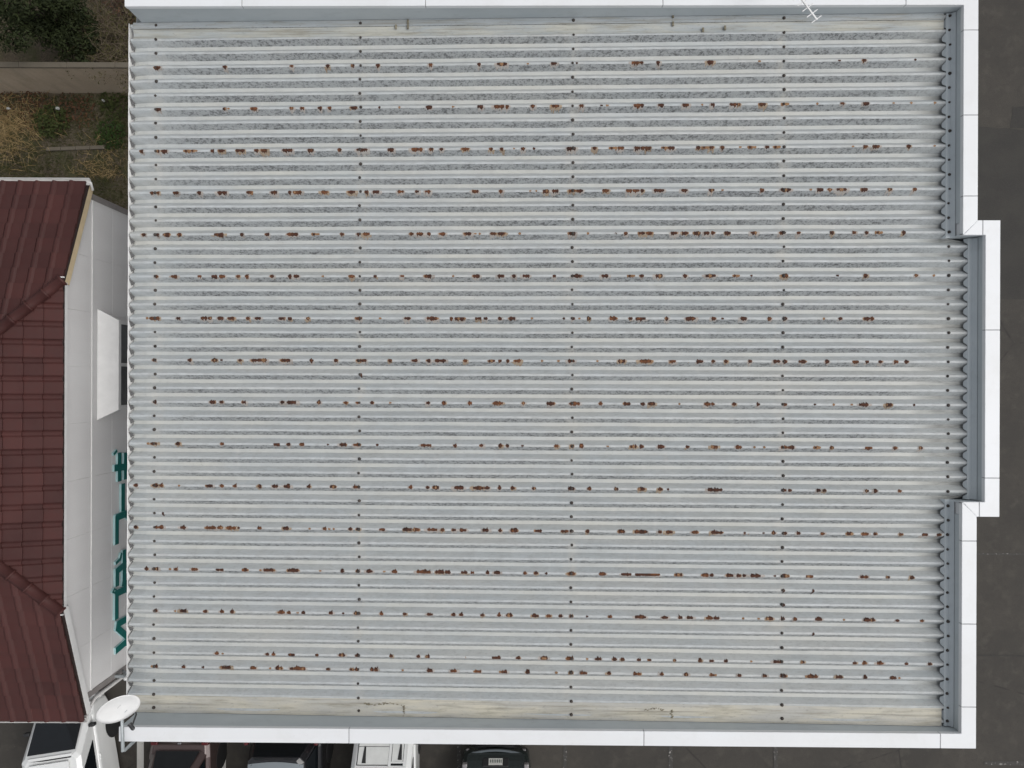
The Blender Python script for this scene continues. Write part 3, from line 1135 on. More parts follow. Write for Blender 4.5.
# roof underlay
nslope = (ZR - ZE) / (EN - YR)
sslope = (ZR - ZE) / (YR - ES)
hslope = (ZR - ZH) / (HX - HXR)
dz = 0.035
und = MB()
vv = [(HW, EN, ZE - dz), (HX, EN, ZE - dz), (HX, HN, ZH - dz), (HXR, YR, ZR - dz), (HW, YR, ZR - dz),
      (HX, HSY, ZH - dz), (HX, ES, ZE - dz), (HW, ES, ZE - dz)]
und.add(vv, [(0, 4, 3, 2, 1), (3, 5, 2), (4, 7, 6, 5, 3)])
und.add([(x, y, z - 0.05) for (x, y, z) in vv], [(0, 4, 3, 2, 1), (3, 5, 2), (4, 7, 6, 5, 3)])
und.add([vv[1], vv[2], vv[5], vv[6]] + [(p[0], p[1], p[2] - .05) for p in (vv[1], vv[2], vv[5], vv[6])], [(0, 1, 5, 4), (1, 2, 6, 5), (2, 3, 7, 6)])
roof = und.build("roof", M['under'], house)

TW, TE, TL = 0.285, 0.272, 0.315
tp = [(0.0, 0.006), (0.012, 0.0), (0.185, 0.0), (0.198, 0.012), (0.215, 0.026), (0.238, 0.030), (0.262, 0.022), (0.284, 0.001)]
def tile_mesh(z_lo=0.032):
    t = MB()
    vs = []
    for (yy, zz_) in ((0.0, z_lo), (TL, 0.002)):
        for (px, pz) in tp:
            vs.append((px, yy - (0.024 * math.sin(math.pi * min(1.0, px / 0.2)) if yy == 0.0 else 0), pz + zz_))
    for (px, pz) in tp:
        vs.append((px, -0.024 * math.sin(math.pi * min(1.0, px / 0.2)), pz + z_lo - 0.028))
    n_ = len(tp)
    fs = [(j, j + 1, j + 1 + n_, j + n_) for j in range(n_ - 1)]
    fs += [(2 * n_ + j, 2 * n_ + j + 1, j + 1, j) for j in range(n_ - 1)]
    # side skirts
    vs.append((0.0, TL, -0.012))
    vs.append((TW - 0.001, TL, -0.012))
    fs.append((2 * n_, 0, n_, len(vs) - 2))
    fs.append((n_ - 1, 3 * n_ - 1, len(vs) - 1, 2 * n_ - 1))
    t.add(vs, fs)
    return t


tile_me = tile_mesh().mesh("roof_tile", M['tile'])
# seen from above every top face must look up
if tile_me.polygons[1].normal.z < 0:
    tile_me.flip_normals()

rest = MB()


def lay_slope(origin, a, bdir, ncols, nrows, planes, flip=False):
    a = Vector(a).normalized()
    bd = Vector(bdir).normalized()
    nn = a.cross(bd).normalized()
    rot = Matrix((a, bd, nn)).transposed().to_4x4()
    for j in range(nrows):
        for i in range(ncols):
            o = Vector(origin) + a * (i * TW) + bd * (j * TE - 0.03)
            mw = Matrix.Translation(o) @ rot
            cs = [mw @ Vector(c) for c in ((0, 0, 0), (TW, 0, 0), (TW, TL, 0), (0, TL, 0))]
            state = 1
            for (pco, pno) in planes:
                ds = [(c - Vector(pco)).dot(Vector(pno)) for c in cs]
                if max(ds) < 0.02:
                    state = -1
                    break
                if min(ds) < -0.001:
                    state = 0
            if state < 0:
                continue
            mid = sum(cs, Vector()) / 4
            u = 512 + mid.x * F_PX / (CAM_H - mid.z)
            if u < -45 and state == 1:
                base = len(rest.v)
                rest.v += [tuple(mw @ v.co) for v in tile_me.vertices]
                for p in tile_me.polygons:
                    rest.f.append(tuple(base + q for q in p.vertices))
                    rest.m.append(0)
                continue
            jit = Matrix.Translation(Vector((random.uniform(-.002, .002), random.uniform(-.004, .004), random.uniform(0, .003)))) @ Matrix.Rotation(random.uniform(-.006, .006), 4, 'Z')
            if state == 1:
                ob = bpy.data.objects.new("roof_tile", tile_me)
                col.objects.link(ob)
                ob.parent = roof
                ob.matrix_parent_inverse = Matrix.Identity(4)
                ob.matrix_local = mw @ jit
            else:
                bm = bmesh.new()
                bm.from_mesh(tile_me)
                bm.transform(mw)
                for (pco, pno) in planes:
                    bmesh.ops.bisect_plane(bm, geom=bm.verts[:] + bm.edges[:] + bm.faces[:], plane_co=Vector(pco), plane_no=Vector(pno), clear_inner=True)
                if len(bm.faces) < 1:
                    bm.free()
                    continue
                me = bpy.data.meshes.new("roof_tile")
                me.materials.append(M['tile'])
                bm.to_mesh(me)
                bm.free()
                ob = bpy.data.objects.new("roof_tile", me)
                col.objects.link(ob)
                ob.parent = roof


sq = 1 / math.sqrt(2)
# upper slope: bounded by the hip and the ridge
lay_slope((HX + 0.0, EN, ZE), (-1, 0, 0), (0, -1, nslope), 22, 18,
          [((HX, HN, 0), (-sq, sq, 0)), ((0, YR, 0), (0, 1, 0))])
lay_slope((HX - 22 * TW, ES, ZE), (1, 0, 0), (0, 1, sslope), 22, 18,
          [((HX, HSY, 0), (-sq, -sq, 0)), ((0, YR, 0), (0, -1, 0))])
nh = int((HN - HSY) / TW) + 1
lay_slope((HX, HSY - 0.01, ZH), (0, 1, 0), (-1, 0, hslope), nh, 11,
          [((HX, HN, 0), (sq, -sq, 0)), ((HX, HSY, 0), (sq, sq, 0))])
if rest.v:
    tag(rest.build("distant_roof_tiles", M['tile'], roof, recalc=False), kind="stuff")

# hip and ridge caps
cap = MB()
n_ = 10
vs = []
for yy, r_ in ((0.0, 0.105), (0.03, 0.105), (0.031, 0.092), (0.345, 0.086)):
    for k in range(n_ + 1):
        a = math.pi * k / n_
        vs.append((math.cos(a) * r_, yy, math.sin(a) * r_ * 0.95))
fs = []
for i in range(3):
    for k in range(n_):
        p = i * (n_ + 1) + k
        fs.append((p, p + 1, p + n_ + 2, p + n_ + 1))
fs.append(tuple(range(n_ + 1)))
cap.add(vs, fs)
cap_o_me = cap.mesh("ridge_tile", M['tile'])
bm = bmesh.new()
bm.from_mesh(cap_o_me)
bmesh.ops.recalc_face_normals(bm, faces=bm.faces)
bm.to_mesh(cap_o_me)
bm.free()
cap_o_me.polygons.foreach_set("use_smooth", [len(p.vertices) == 4 for p in cap_o_me.polygons])


def lay_caps(a, b_):
    a, b_ = Vector(a), Vector(b_)
    d = (b_ - a)
    L = d.length
    d.normalize()
    s = d.cross(Vector((0, 0, 1))).normalized()
    t = s.cross(d)
    rot = Matrix((s, d, t)).transposed().to_4x4()
    k = 0
    while k * 0.31 < L:
        ob = bpy.data.objects.new("ridge_tile", cap_o_me)
        col.objects.link(ob)
        ob.parent = roof
        ob.matrix_local = Matrix.Translation(a + d * (k * 0.31) + Vector((0, 0, 0.012))) @ rot
        k += 1


lay_caps((HX + 0.03, HN + 0.03, ZH + 0.0), (HXR, YR, ZR + 0.0))
lay_caps((HX + 0.03, HSY - 0.03, ZH + 0.0), (HXR, YR, ZR + 0.0))
lay_caps((HXR, YR, ZR), (HW, YR, ZR))

# barge boards, eaves boards and gutters
def board(p, q, w, h, mat, name):
    b = MB()
    b.bar(p, q, w, h)
    return b.build(name, mat, house)


board((HX - .022, EN - .02, ZE - .125), (HX - .022, HN, ZH - .135), .034, .16, M['cream'], "barge_board")
board((HX - .045, HSY, ZH - .10), (HX - .045, ES + .02, ZE - .09), .03, .11, M['cream'], "barge_board")
board((HX - .012, HSY, ZH - .135), (HX - .012, ES + .02, ZE - .125), .034, .12, M['trim'], "barge_board")
board((HX - .02, HN, ZH - .11), (HX - .02, HSY, ZH - .11), .035, .10, M['trim'], "eaves_board")


def gutter_run(p, q, name="gutter"):
    b = MB()
    p, q = Vector(p), Vector(q)
    d = (q - p).normalized()
    s = d.cross(Vector((0, 0, 1)))
    r1, r2 = 0.06, 0.052
    prof_ = [(math.cos(math.pi + math.pi * k / 8) * r1, math.sin(math.pi + math.pi * k / 8) * r1) for k in range(9)]
    prof_ += [(math.cos(math.pi + math.pi * k / 8) * r2, math.sin(math.pi + math.pi * k / 8) * r2) for k in reversed(range(9))]
    m_ = len(prof_)
    vs_ = []
    for e in (p, q):
        vs_ += [tuple(e + s * a + Vector((0, 0, 1)) * c) for (a, c) in prof_]
    b.add(vs_, [(k, (k + 1) % m_, (k + 1) % m_ + m_, k + m_) for k in range(m_)] + [tuple(range(9)) + (), tuple(range(m_, m_ + 9))])
    return b.build(name, M['gutter'], house)


gutter_run((HW, EN + 0.045, ZE - 0.012), (HX + 0.03, EN + 0.045, ZE - 0.012))
gutter_run((HW, ES - 0.02, ZE - 0.012), (HX + 0.02, ES - 0.02, ZE - 0.012))
b = MB()
b.tube([(HX + 0.03, EN + 0.045, ZE - .02), (HX + 0.045, EN + 0.03, ZE - .04), (HX + 0.045, EN - 0.08, ZE - .10)], .022, 8)
b.build("gutter_elbow", M['gutter'], house, smooth=True)
for yk, sg in ((HN + 0.07, 1), (HSY - 0.07, -1)):
    b = MB()
    b.bar((HX - 0.06, yk, ZH + 0.02 - 0.03), (HX + 0.035, yk, ZH + 0.02 - 0.03), .02, .03)
    b.build("hip_end_clip", M['trim'], house)

# window hood and window below it on the gable
hd = MB()
zi, zo = 5.53, 5.36
yi1, yi0 = P(97, 309, zi).y, P(97, 420, zi).y
xo = -6.917
yo1, yo0 = P(118, 320, zo).y, P(118, 410, zo).y
th = 0.10
top = [(wx + 0.002, yi0, zi), (xo, yo0, zo), (xo, yo1, zo), (wx + 0.002, yi1, zi)]
hd.add(top + [(x, y, z - th) for (x, y, z) in top], [(0, 1, 2, 3), (7, 6, 5, 4), (0, 4, 5, 1), (1, 5, 6, 2), (2, 6, 7, 3), (3, 7, 4, 0)])
hd.bar((xo, yo0, zo - 0.03), (xo, yo1, zo - 0.03), .02, .06)
hd.build("window_hood", M['trim'], house)
win = MB()
wy0, wy1, wz0, wz1 = -0.47, 1.13, 3.15, 4.88
for (a, c) in ((wy0, wy0 + .06), (wy1 - .06, wy1), ((wy0 + wy1) / 2 - .03, (wy0 + wy1) / 2 + .03)):
    win.box((wx - .002, a, wz0), (wx + .05, c, wz1))
win.box((wx - .002, wy0, wz1), (wx + .052, wy1, wz1 + .05))
win.box((wx - .002, wy0 - .03, wz0 - .05), (wx + .08, wy1 + .03, wz0))
wo = win.build("window", M['trim'], house)
for (a, c) in ((wy0 + .06, (wy0 + wy1) / 2 - .03), ((wy0 + wy1) / 2 + .03, wy1 - .06)):
    p_ = MB()
    p_.box((wx + .001, a, wz0), (wx + .014, c, wz1))
    p_.build("pane", M['glass'], wo)

# raised lettering on the gable wall; strokes are given along the wall (v) and down it (u)
sign = thing("wall_lettering", "teal raised sign lettering on the pale gable wall of the tiled house", "sign", (wx, -2.2, 4.4))
world_parts(sign)


def wp(u, v):
    """point of the wall plane"""
    X = wx + 0.035
    d = X * F_PX / (u - 512.0)
    return P(u, v, CAM_H - d)


def letter(strokes):
    b = MB()
    for (pts, w) in strokes:
        for p, q in zip(pts[:-1], pts[1:]):
            A, B = wp(*p), wp(*q)
            d = (B - A)
            L = d.length
            d.normalize()
            A2, B2 = A - d * w * 0.35, B + d * w * 0.35
            s = d.cross(Vector((1, 0, 0))).normalized() * (w / 2)
            x0, x1 = wx - 0.001, wx + 0.035 + random.uniform(0, .002)
            vs_ = []
            for xx in (x0, x1):
                for c in (A2 - s, B2 - s, B2 + s, A2 + s):
                    vs_.append((xx, c.y, c.z))
            b.add(vs_, [(0, 1, 2, 3)], 1)
            b.add([vs_[i] for i in range(4, 8)], [(0, 1, 2, 3)], 0)
            b.add(vs_, [(0, 1, 5, 4), (1, 2, 6, 5), (2, 3, 7, 6), (3, 0, 4, 7)], 1)
    return b.build("letter", [M['teal'], M['teal_skylit']], sign)


W_ = 0.125
# read from the lower end of the wall upwards
letter([([(118, 650), (126, 643), (133, 640)], W_), ([(133, 641), (124, 633), (118.5, 628), (119, 624), (126, 620), (137, 616)], W_)])
letter([([(117.5, 617), (117.5, 594)], W_), ([(117.5, 593.5), (127, 589), (135, 592), (141, 600)], W_),
        ([(113.5, 592), (115, 589), (117, 590), (115.5, 593), (113.5, 592)], 0.035)])
letter([([(118, 584), (118, 571)], W_), ([(118, 571), (125, 565), (138, 560)], W_), ([(125, 582), (125, 552)], W_), ([(117, 563), (121, 559), (122, 554)], 0.06), ([(124, 583), (138, 586)], W_)])
letter([([(117.5, 542), (117.5, 518)], W_), ([(117.5, 517.5), (126, 514), (134, 520), (141, 530)], W_)])
letter([([(123.5, 509), (123.5, 486)], W_)])
letter([([(120, 479), (120, 455)], W_), ([(126, 477), (126, 455)], W_), ([(116, 468), (140, 465)], W_), ([(114.5, 454), (117, 451)], 0.05)])

# ------------------------------------------------------------------ satellite dish and its pole at the low corner
dish = thing("satellite_dish", "white oval satellite dish on a pole at the roof's lower left corner", "dish", (-5.36, YS - CW - 0.03, 7.3))
world_parts(dish)
dc = P(118.5, 709.5, 8.52)
# axis: major axis runs up to the right in plan, minor/major about 0.5
maj = Vector((38, 36, 0)).normalized()
lean = Vector((maj.y, -maj.x, 0))          # lower right in plan
el = R(42)
nrm = (lean * math.cos(el) + Vector((0, 0, 1)) * math.sin(el)).normalized()
upv = nrm.cross(maj).normalized()
if upv.z < 0:
    upv = -upv
dm = MB()
rings, seg = 7, 40
ra, rb_ = 0.270, 0.250
vs = []
for side in (0, 1):
    for i in range(rings + 1):
        t = i / rings
        for k in range(seg):
            a = 2 * math.pi * k / seg
            dep = 0.05 * (t * t - 1) - side * 0.006
            vs.append(tuple(dc + maj * (math.cos(a) * ra * t) + upv * (math.sin(a) * rb_ * t) + nrm * dep))
fs = []
for side in (0, 1):
    o_ = side * (rings + 1) * seg
    for i in range(rings):
        for k in range(seg):
            a, c = o_ + i * seg + k, o_ + i * seg + (k + 1) % seg
            fs.append((a, c, c + seg, a + seg))
for k in range(seg):
    a, c = rings * seg + k, rings * seg + (k + 1) % seg
    o_ = (rings + 1) * seg
    fs.append((a, c, c + o_, a + o_))
dm.add(vs, fs)
do = dm.build("reflector", M['dish'], dish, smooth=True)
# smudge / mark plate on the reflector
mk = MB()
mp_ = dc + maj * (-0.06) - upv * 0.15 - nrm * 0.032
mk.bar(mp_ - maj * 0.045, mp_ + maj * 0.045, 0.008, 0.006, up=nrm)
mk.build("name_mark", M['galv'], do)
arm = MB()
lo = dc - upv * 0.27
tip = dc + nrm * 0.24 - upv * 0.16
arm.tube([lo, lo + nrm * 0.03, tip], 0.012, 8)
arm.build("feed_arm", M['darkmetal'], dish)
lnb = MB()
ax = (dc - tip).normalized()
lnb.tube([tip - ax * 0.05, tip - ax * 0.03, tip + ax * 0.03, tip + ax * 0.05], [0.015, 0.026, 0.026, 0.032], 10)
lnb.build("receiver", M['darkmetal'], dish)
px, py = P(124.5, 730, 8.3).x, YS - CW - 0.03
pole = MB()
back = dc - nrm * 0.08
pole.tube([(px, py, 7.3), (px, py, 8.30), (px + 0.0, py + 0.01, 8.34), tuple(Vector((back.x, back.y, back.z - 0.10)))], 0.022, 10)
pole.build("pole", M['galv'], dish, smooth=True)
brk = MB()
brk.bar(Vector((back.x, back.y, back.z - 0.12)), back + nrm * 0.015, 0.07, 0.05)
brk.bar(Vector((px - .05, py + .02, 7.9)), Vector((px + .05, py + .02, 7.9)), 0.03, 0.05)
brk.bar(Vector((px - .05, py + .02, 7.55)), Vector((px + .05, py + .02, 7.55)), 0.03, 0.05)
brk.build("bracket", M['darkmetal'], dish)
# corner clutter: sheet-metal end of the neighbouring eaves with bracket between house and building
sv = thing("stay_bracket", "small galvanised stay bracket with white insulator between house corner and roof edge", "bracket", (wx + 0.02, ysouth + 0.06, 4.6))
world_parts(sv)
q0 = Vector((wx + 0.012, ysouth + 0.03, 4.95))
q1 = Vector((XW - 0.03, ridge_y(46), 7.45))
b = MB()
b.bar(q0, q0 + Vector((0.26, 0.0, 0.0)), .045, .045)
b.bar(q0 + Vector((0, 0, -.25)), q0 + Vector((.24, 0, -.02)), .03, .03)
b.build("arm", M['galv'], sv)
b = MB()
b.tube([q0 + Vector((.24, 0, .02)), q0 + Vector((.24, 0, .05)), q0 + Vector((.24, 0, .07)), q0 + Vector((.24, 0, .12))], [.04, .045, .03, .035], 12)
b.build("insulator", M['dish'], sv, smooth=True)
b = MB()
pts = [q0 + Vector((.24, 0, .1)), q0.lerp(q1, 0.5) + Vector((.1, 0, -.12)), q1]
b.tube(pts, .008, 6)
b.build("cable", M['dish'], sv)

# ------------------------------------------------------------------ television aerial over the top coping
ant = thing("television_aerial", "thin silver yagi television aerial over the top white coping", "aerial", (P(786, -24, 8.2).x, YN + CW - 0.04, cap_z(3.8)))
world_parts(ant)
za = 8.78
tip = P(817, 20, za)
rear = P(778, -33, za)
mx, my = ant.location.x, ant.location.y
b = MB()
b.bar(rear, tip, 0.018, 0.018)
b.build("boom", M['dish'], ant)
bd = (tip - rear).normalized()
sd = Vector((bd.y, -bd.x, 0))
Lb = (tip - rear).length
mast_t = None
for i in range(9):
    c = tip - bd * (0.012 + i * 0.094)
    hl = 0.078 + 0.005 * i
    e = MB()
    e.tube([c - sd * hl, c + sd * hl], 0.0065, 6)
    e.build("element", M['dish'], ant)
mast_p = Vector((rear.x, 5.315, 0))
b = MB()
b.tube([(mast_p.x, mast_p.y, cap_z(mast_p.x) - 0.02), (mast_p.x, mast_p.y, za + 0.05)], 0.016, 10)
b.build("mast", M['galv'], ant)
b = MB()
b.box((mast_p.x - .05, mast_p.y - .03, cap_z(mast_p.x) - .002), (mast_p.x + .05, mast_p.y + .04, cap_z(mast_p.x) + .02))
b.build("base", M['galv'], ant)

# ------------------------------------------------------------------ garden wall and plants
gw = thing("garden_wall", "weathered tan concrete garden wall behind the tiled house", "wall", (-10, 7.35, 0))
world_parts(gw)
wy_f = P(60, 94, 0).y
zt = 1.55
x = -19.0
i = 0
while x < -3.2:
    b = MB()
    L = 2.2
    b.box((x + .003, wy_f + random.uniform(-.004, .004), 0), (x + L - .003, wy_f + 0.10, zt - 0.06))
    b.build("wall_panel", M['concrete'], gw)
    x += L
x = -19.0
while x < -3.2:
    b = MB()
    b.box((x + .003, wy_f - 0.012, zt - 0.06), (x + 1.1 - .003, wy_f + 0.112, zt + random.uniform(-.004, .004)))
    b.build("coping_stone", M['mossy'], gw, bevel=0.008)
    x += 1.1

# low kerb in the bed
kb = thing("garden_kerb", "low mossy concrete kerb crossing the weedy garden bed", "kerb", P(80, 149, 0))
world_parts(kb)
k0, k1 = P(48, 150, 0.05), P(106, 148, 0.05)
for t in range(4):
    a, c = k0.lerp(k1, t / 4 + 0.004), k0.lerp(k1, (t + 1) / 4 - 0.004)
    b = MB()
    b.bar(a, c, .09, .16)
    b.build("kerb_stone", M['mossy'], kb, bevel=0.008)


def leaf_cloud(b, centre, rad, count, size, squash=0.75, seed=0, hollow=0.35, clumps=14, mi=0):
    rnd = random.Random(seed)
    cl = []
    for i in range(clumps):
        while True:
            p = Vector((rnd.uniform(-1, 1), rnd.uniform(-1, 1), rnd.uniform(-1, 1)))
            if hollow < p.length < 1:
                break
        cl.append((Vector((p.x * rad[0], p.y * rad[1], p.z * rad[2])), rnd.uniform(0.22, 0.42)))
    for i in range(count):
        c, r = rnd.choice(cl)
        d = Vector((rnd.gauss(0, 1), rnd.gauss(0, 1), rnd.gauss(0, 1))).normalized()
        rr = r * rnd.random() ** 0.4
        p = Vector(centre) + c + Vector((d.x * rad[0], d.y * rad[1], d.z * rad[2] * squash)) * rr
        if p.z < 0.05:
            p.z = rnd.uniform(0.05, 0.2)
        nrm_ = (d + Vector((rnd.uniform(-.6, .6), rnd.uniform(-.6, .6), rnd.uniform(0, 1.0)))).normalized()
        t = nrm_.cross(Vector((rnd.uniform(-1, 1), rnd.uniform(-1, 1), rnd.uniform(-1, 1)))).normalized()
        s = nrm_.cross(t)
        L = size * rnd.uniform(0.6, 1.3)
        wd = L * 0.42
        b.add([p, p + t * L * .5 + s * wd * .5 - nrm_ * L * .08, p + t * L, p + t * L * .5 - s * wd * .5 - nrm_ * L * .08], [(0, 1, 2, 3)], mi)
    return cl


def tree(name, label, base, h, rad, n_leaf, leaf, lm, seed, trunk_r=0.09, group=None):
    t = thing(name, label, "tree", base, group=group)
    rnd = random.Random(seed)
    c = Vector((0, 0, h))
    crown = MB()
    cl = leaf_cloud(crown, c, rad, n_leaf, leaf, seed=seed, clumps=22)
    crown.build("crown", lm, t, recalc=False)
    tr = MB()
    tr.tube([(0, 0, -0.02), (0.04, 0.02, h * 0.35), (-0.03, 0.03, h * 0.7), (0, 0, h + rad[2] * 0.4)], [trunk_r, trunk_r * .8, trunk_r * .55, trunk_r * .2], 9)
    tr.build("trunk", M['bark'], t, smooth=True)
    lb = MB()
    for (p, r) in cl[:12]:
        z0 = h * rnd.uniform(0.35, 0.75)
        mid = Vector((p.x * .5, p.y * .5, z0 + (c.z + p.z - z0) * .4))
        lb.tube([(0, 0, z0), mid, c + p], [trunk_r * .4, trunk_r * .25, trunk_r * .08], 6)
    lb.build("limb", M['bark'], t, smooth=True)
    return t


tree("evergreen_tree", "dark evergreen tree in the top left corner behind the garden wall", Vector((-11.15, 8.35, 0)), 2.2, (1.35, 1.05, 1.0), 9000, 0.10, M['leafdark'], 3)
tree("evergreen_tree", "dark shrubby evergreen between the corner tree and the bare thicket", Vector((-10.3, 8.2, 0)), 1.45, (0.55, 0.85, 0.8), 3600, 0.09, M['leafdark'], 5, 0.06)


def thicket(name, label, base, size, n, h, seed, mats, leafs):
    t = thing(name, label, "shrub", base)
    rnd = random.Random(seed)
    tw = MB()
    lf = MB()
    for i in range(n):
        x0, y0 = rnd.uniform(-size[0], size[0]) * .8, rnd.uniform(-size[1], size[1]) * .8
        p = Vector((x0, y0, 0))
        d = Vector((rnd.uniform(-.7, .7), rnd.uniform(-.5, .5), 1)).normalized()
        L = h * rnd.uniform(.5, 1.1)
        pts = [p, p + d * L * .5, p + d * L * .8 + Vector((rnd.uniform(-.3, .3), rnd.uniform(-.3, .3), 0)), p + d * L + Vector((rnd.uniform(-.7, .7), rnd.uniform(-.5, .5), -.05))]
        tw.tube(pts, [.009, .007, .005, .002], 4, cap=False)
        for k in range(5):
            s0 = pts[1].lerp(pts[3], rnd.random())
            e0 = s0 + Vector((rnd.uniform(-.4, .4), rnd.uniform(-.35, .35), rnd.uniform(-.1, .2)))
            tw.tube([s0, e0], [.004, .0015], 3, cap=False)
            for q in range(leafs):
                c = s0.lerp(e0, rnd.random())
                a = rnd.uniform(0, 6.28)
                L2 = rnd.uniform(.03, .06)
                tt = Vector((math.cos(a), math.sin(a), rnd.uniform(-.3, .3)))
                ss = Vector((-math.sin(a), math.cos(a), rnd.uniform(-.3, .3)))
                lf.add([c, c + tt * L2 * .5 + ss * L2 * .25, c + tt * L2, c + tt * L2 * .5 - ss * L2 * .25], [(0, 1, 2, 3)])
    tw.build("stem", mats[0], t, recalc=False)
    lf.build("foliage", mats[1], t, recalc=False)
    return t


thicket("bare_thicket", "straggly olive-brown thicket of thin stems between garden wall and roof corner", Vector((-9.05, 8.05, 0)), (0.75, 0.55), 300, 1.7, 11,
        [simple("dry_twig", (0.14, 0.11, 0.075), 0.9, var=0.3), M['leafolive']], 5)
thicket("bare_thicket", "brown thicket beyond the garden wall at the top edge beside the building corner", Vector((-8.7, 9.35, 0)), (1.1, 0.5), 200, 1.9, 12,
        [simple("brown_twig", (0.07, 0.045, 0.034), 0.9, var=0.3), M['brownleaf']], 5)


def weed(name, label, base, r, h, n, leaf, lm, seed, cat="plant"):
    t = thing(name, label, cat, base)
    rnd = random.Random(seed)
    lf, st = MB(), MB()
    for i in range(n):
        a = rnd.uniform(0, 6.28)
        rr = r * rnd.random() ** .6
        hh = h * (1 - .5 * rr / r) * rnd.uniform(.4, 1.1)
        p = Vector((math.cos(a) * rr, math.sin(a) * rr, hh))
        if i % 12 == 0:
            st.tube([(p.x * .3, p.y * .3, 0), (p.x * .7, p.y * .7, hh * .6), p], [.008, .006, .003], 4, cap=False)
        b_ = rnd.uniform(0, 6.28)
        L = leaf * rnd.uniform(.6, 1.3)
        tt = Vector((math.cos(b_), math.sin(b_), rnd.uniform(-.5, .4)))
        ss = Vector((-math.sin(b_), math.cos(b_), rnd.uniform(-.4, .4)))
        lf.add([p, p + tt * L * .5 + ss * L * .28, p + tt * L, p + tt * L * .5 - ss * L * .28], [(0, 1, 2, 3)])
    lf.build("foliage", lm, t, recalc=False)
    st.build("stem", M['bark'], t, recalc=False)
    return t


weed("leafy_weed", "round green leafy weed in the middle of the garden bed", P(50, 121, 0.2) * Vector((1, 1, 0)) if False else Vector((P(50, 121, .2).x, P(50, 121, .2).y, 0)), .42, .4, 480, .08, M['leafgreen'], 21)
weed("leafy_weed", "bright green weed clump beside the low roof edge", Vector((P(110, 134, .1).x, P(110, 134, .1).y, 0)), .38, .22, 500, .06, mat_leaf("bright_weed_leaf", (0.018, 0.036, 0.008), (0.040, 0.068, 0.016)), 22)
weed("leafy_weed", "dark green weeds at the garden wall foot near the roof edge", Vector((P(114, 104, .1).x, P(114, 104, .1).y, 0)), .4, .25, 300, .07, M['leafgreen'], 23)
weed("leafy_weed", "reddish dead weed patch at the foot of the garden wall", Vector((P(25, 103, .1).x, P(25, 103, .1).y, 0)), .75, .22, 420, .07, M['brownleaf'], 24)
weed("leafy_weed", "brown dead weed tangle below the wall between the green clumps", Vector((P(76, 108, .1).x, P(76, 108, .1).y, 0)), .5, .2, 220, .07, M['brownleaf'], 25)


def tufts(name, label, region, n, h, mat, seed, kind=None, lean=0.6, cat=None):
    rnd = random.Random(seed)
    b = MB()
    for i in range(n):
        u, v = region(rnd)
        p = P(u, v, 0.03)
        p.z = 0.012
        a = rnd.uniform(0, 6.28)
        hh = h * rnd.uniform(.4, 1.2)
        d = Vector((math.cos(a), math.sin(a), 0))
        s = Vector((-d.y, d.x, 0)) * rnd.uniform(.003, .007)
        m1 = p + d * hh * lean * .4 + Vector((0, 0, hh * .6))
        e = p + d * hh * lean * 1.3 + Vector((0, 0, hh * rnd.uniform(.4, .8)))
        b.add([p - s, p + s, m1 + s * .8, m1 - s * .8], [(0, 1, 2, 3)])
        b.add([m1 - s * .8, m1 + s * .8, e], [(0, 1, 2)])
    o = b.build(name, mat, None, recalc=False)
    tag(o, label, cat, kind=kind)
    return o


def blob(u0, v0, su, sv_):
    return lambda r: (r.gauss(u0, su), min(174, max(97, r.gauss(v0, sv_))))


tufts("dry_grass", "pale dry straw grass lying over the left of the garden bed", blob(10, 130, 20, 15), 700, .34, M['straw'], 31, kind="stuff", lean=1.2)
tufts("dry_grass", "thin dry grass at the house corner beside the roof edge", blob(105, 168, 14, 14), 260, .2, M['straw'], 33, kind="stuff", lean=1.0)
tufts("grass", "mixed low green grass over the garden bed", lambda r: (r.uniform(-60, 150), r.uniform(96, 235)), 12000, .13, M['leafolive'], 32, kind="stuff")
tufts("grass", "sparse green grass blades over the garden bed", lambda r: (r.uniform(-60, 150), r.uniform(96, 235)), 7000, .13, M['leafgreen'], 35, kind="stuff")
for i, (u, v, sx, sy, lb) in enumerate(((62, 111, .10, .07, "crumpled white plastic bag beside the round green weed"), (107, 103, .05, .06, "small white scrap of litter at the wall foot near the roof edge"), (13, 111, .07, .06, "pale scrap of litter among the dead weeds at left"))):
    q = P(u, v, 0.1)
    b = MB()
    rnd = random.Random(50 + i)
    seg, rg = 9, 5
    vs = []
    for a in range(rg + 1):
        th_ = math.pi * a / rg
        for k in range(seg):
            ph = 2 * math.pi * k / seg
            r_ = rnd.uniform(.7, 1.2)
            vs.append((math.sin(th_) * math.cos(ph) * sx * r_, math.sin(th_) * math.sin(ph) * sy * r_, .05 + math.cos(th_) * .05 * r_))
    b.add(vs, [(a * seg + k, a * seg + (k + 1) % seg, (a + 1) * seg + (k + 1) % seg, (a + 1) * seg + k) for a in range(rg) for k in range(seg)])
    o = b.build("litter_scrap", M['litter'])
    o.location = (q.x, q.y, 0.2)
    o.scale = (.55, .5, 1.2)
    tag(o, lb, "litter")

# ------------------------------------------------------------------ vehicles (local: +Y end faces the building, ground at z = 0)
def loft(b, secs, mi=0, cap=True):
    n_ = len(secs[0])
    base = len(b.v)
    for s in secs:
        b.v += [tuple(p) for p in s]
    for i in range(len(secs) - 1):
        for k in range(n_):
            a = base + i * n_ + k
            c = base + i * n_ + (k + 1) % n_
            b.f.append((a, c, c + n_, a + n_))
            b.m.append(mi)
    if cap:
        b.f.append(tuple(base + k for k in range(n_)))
        b.m.append(mi)
        b.f.append(tuple(base + (len(secs) - 1) * n_ + k for k in reversed(range(n_))))
        b.m.append(mi)


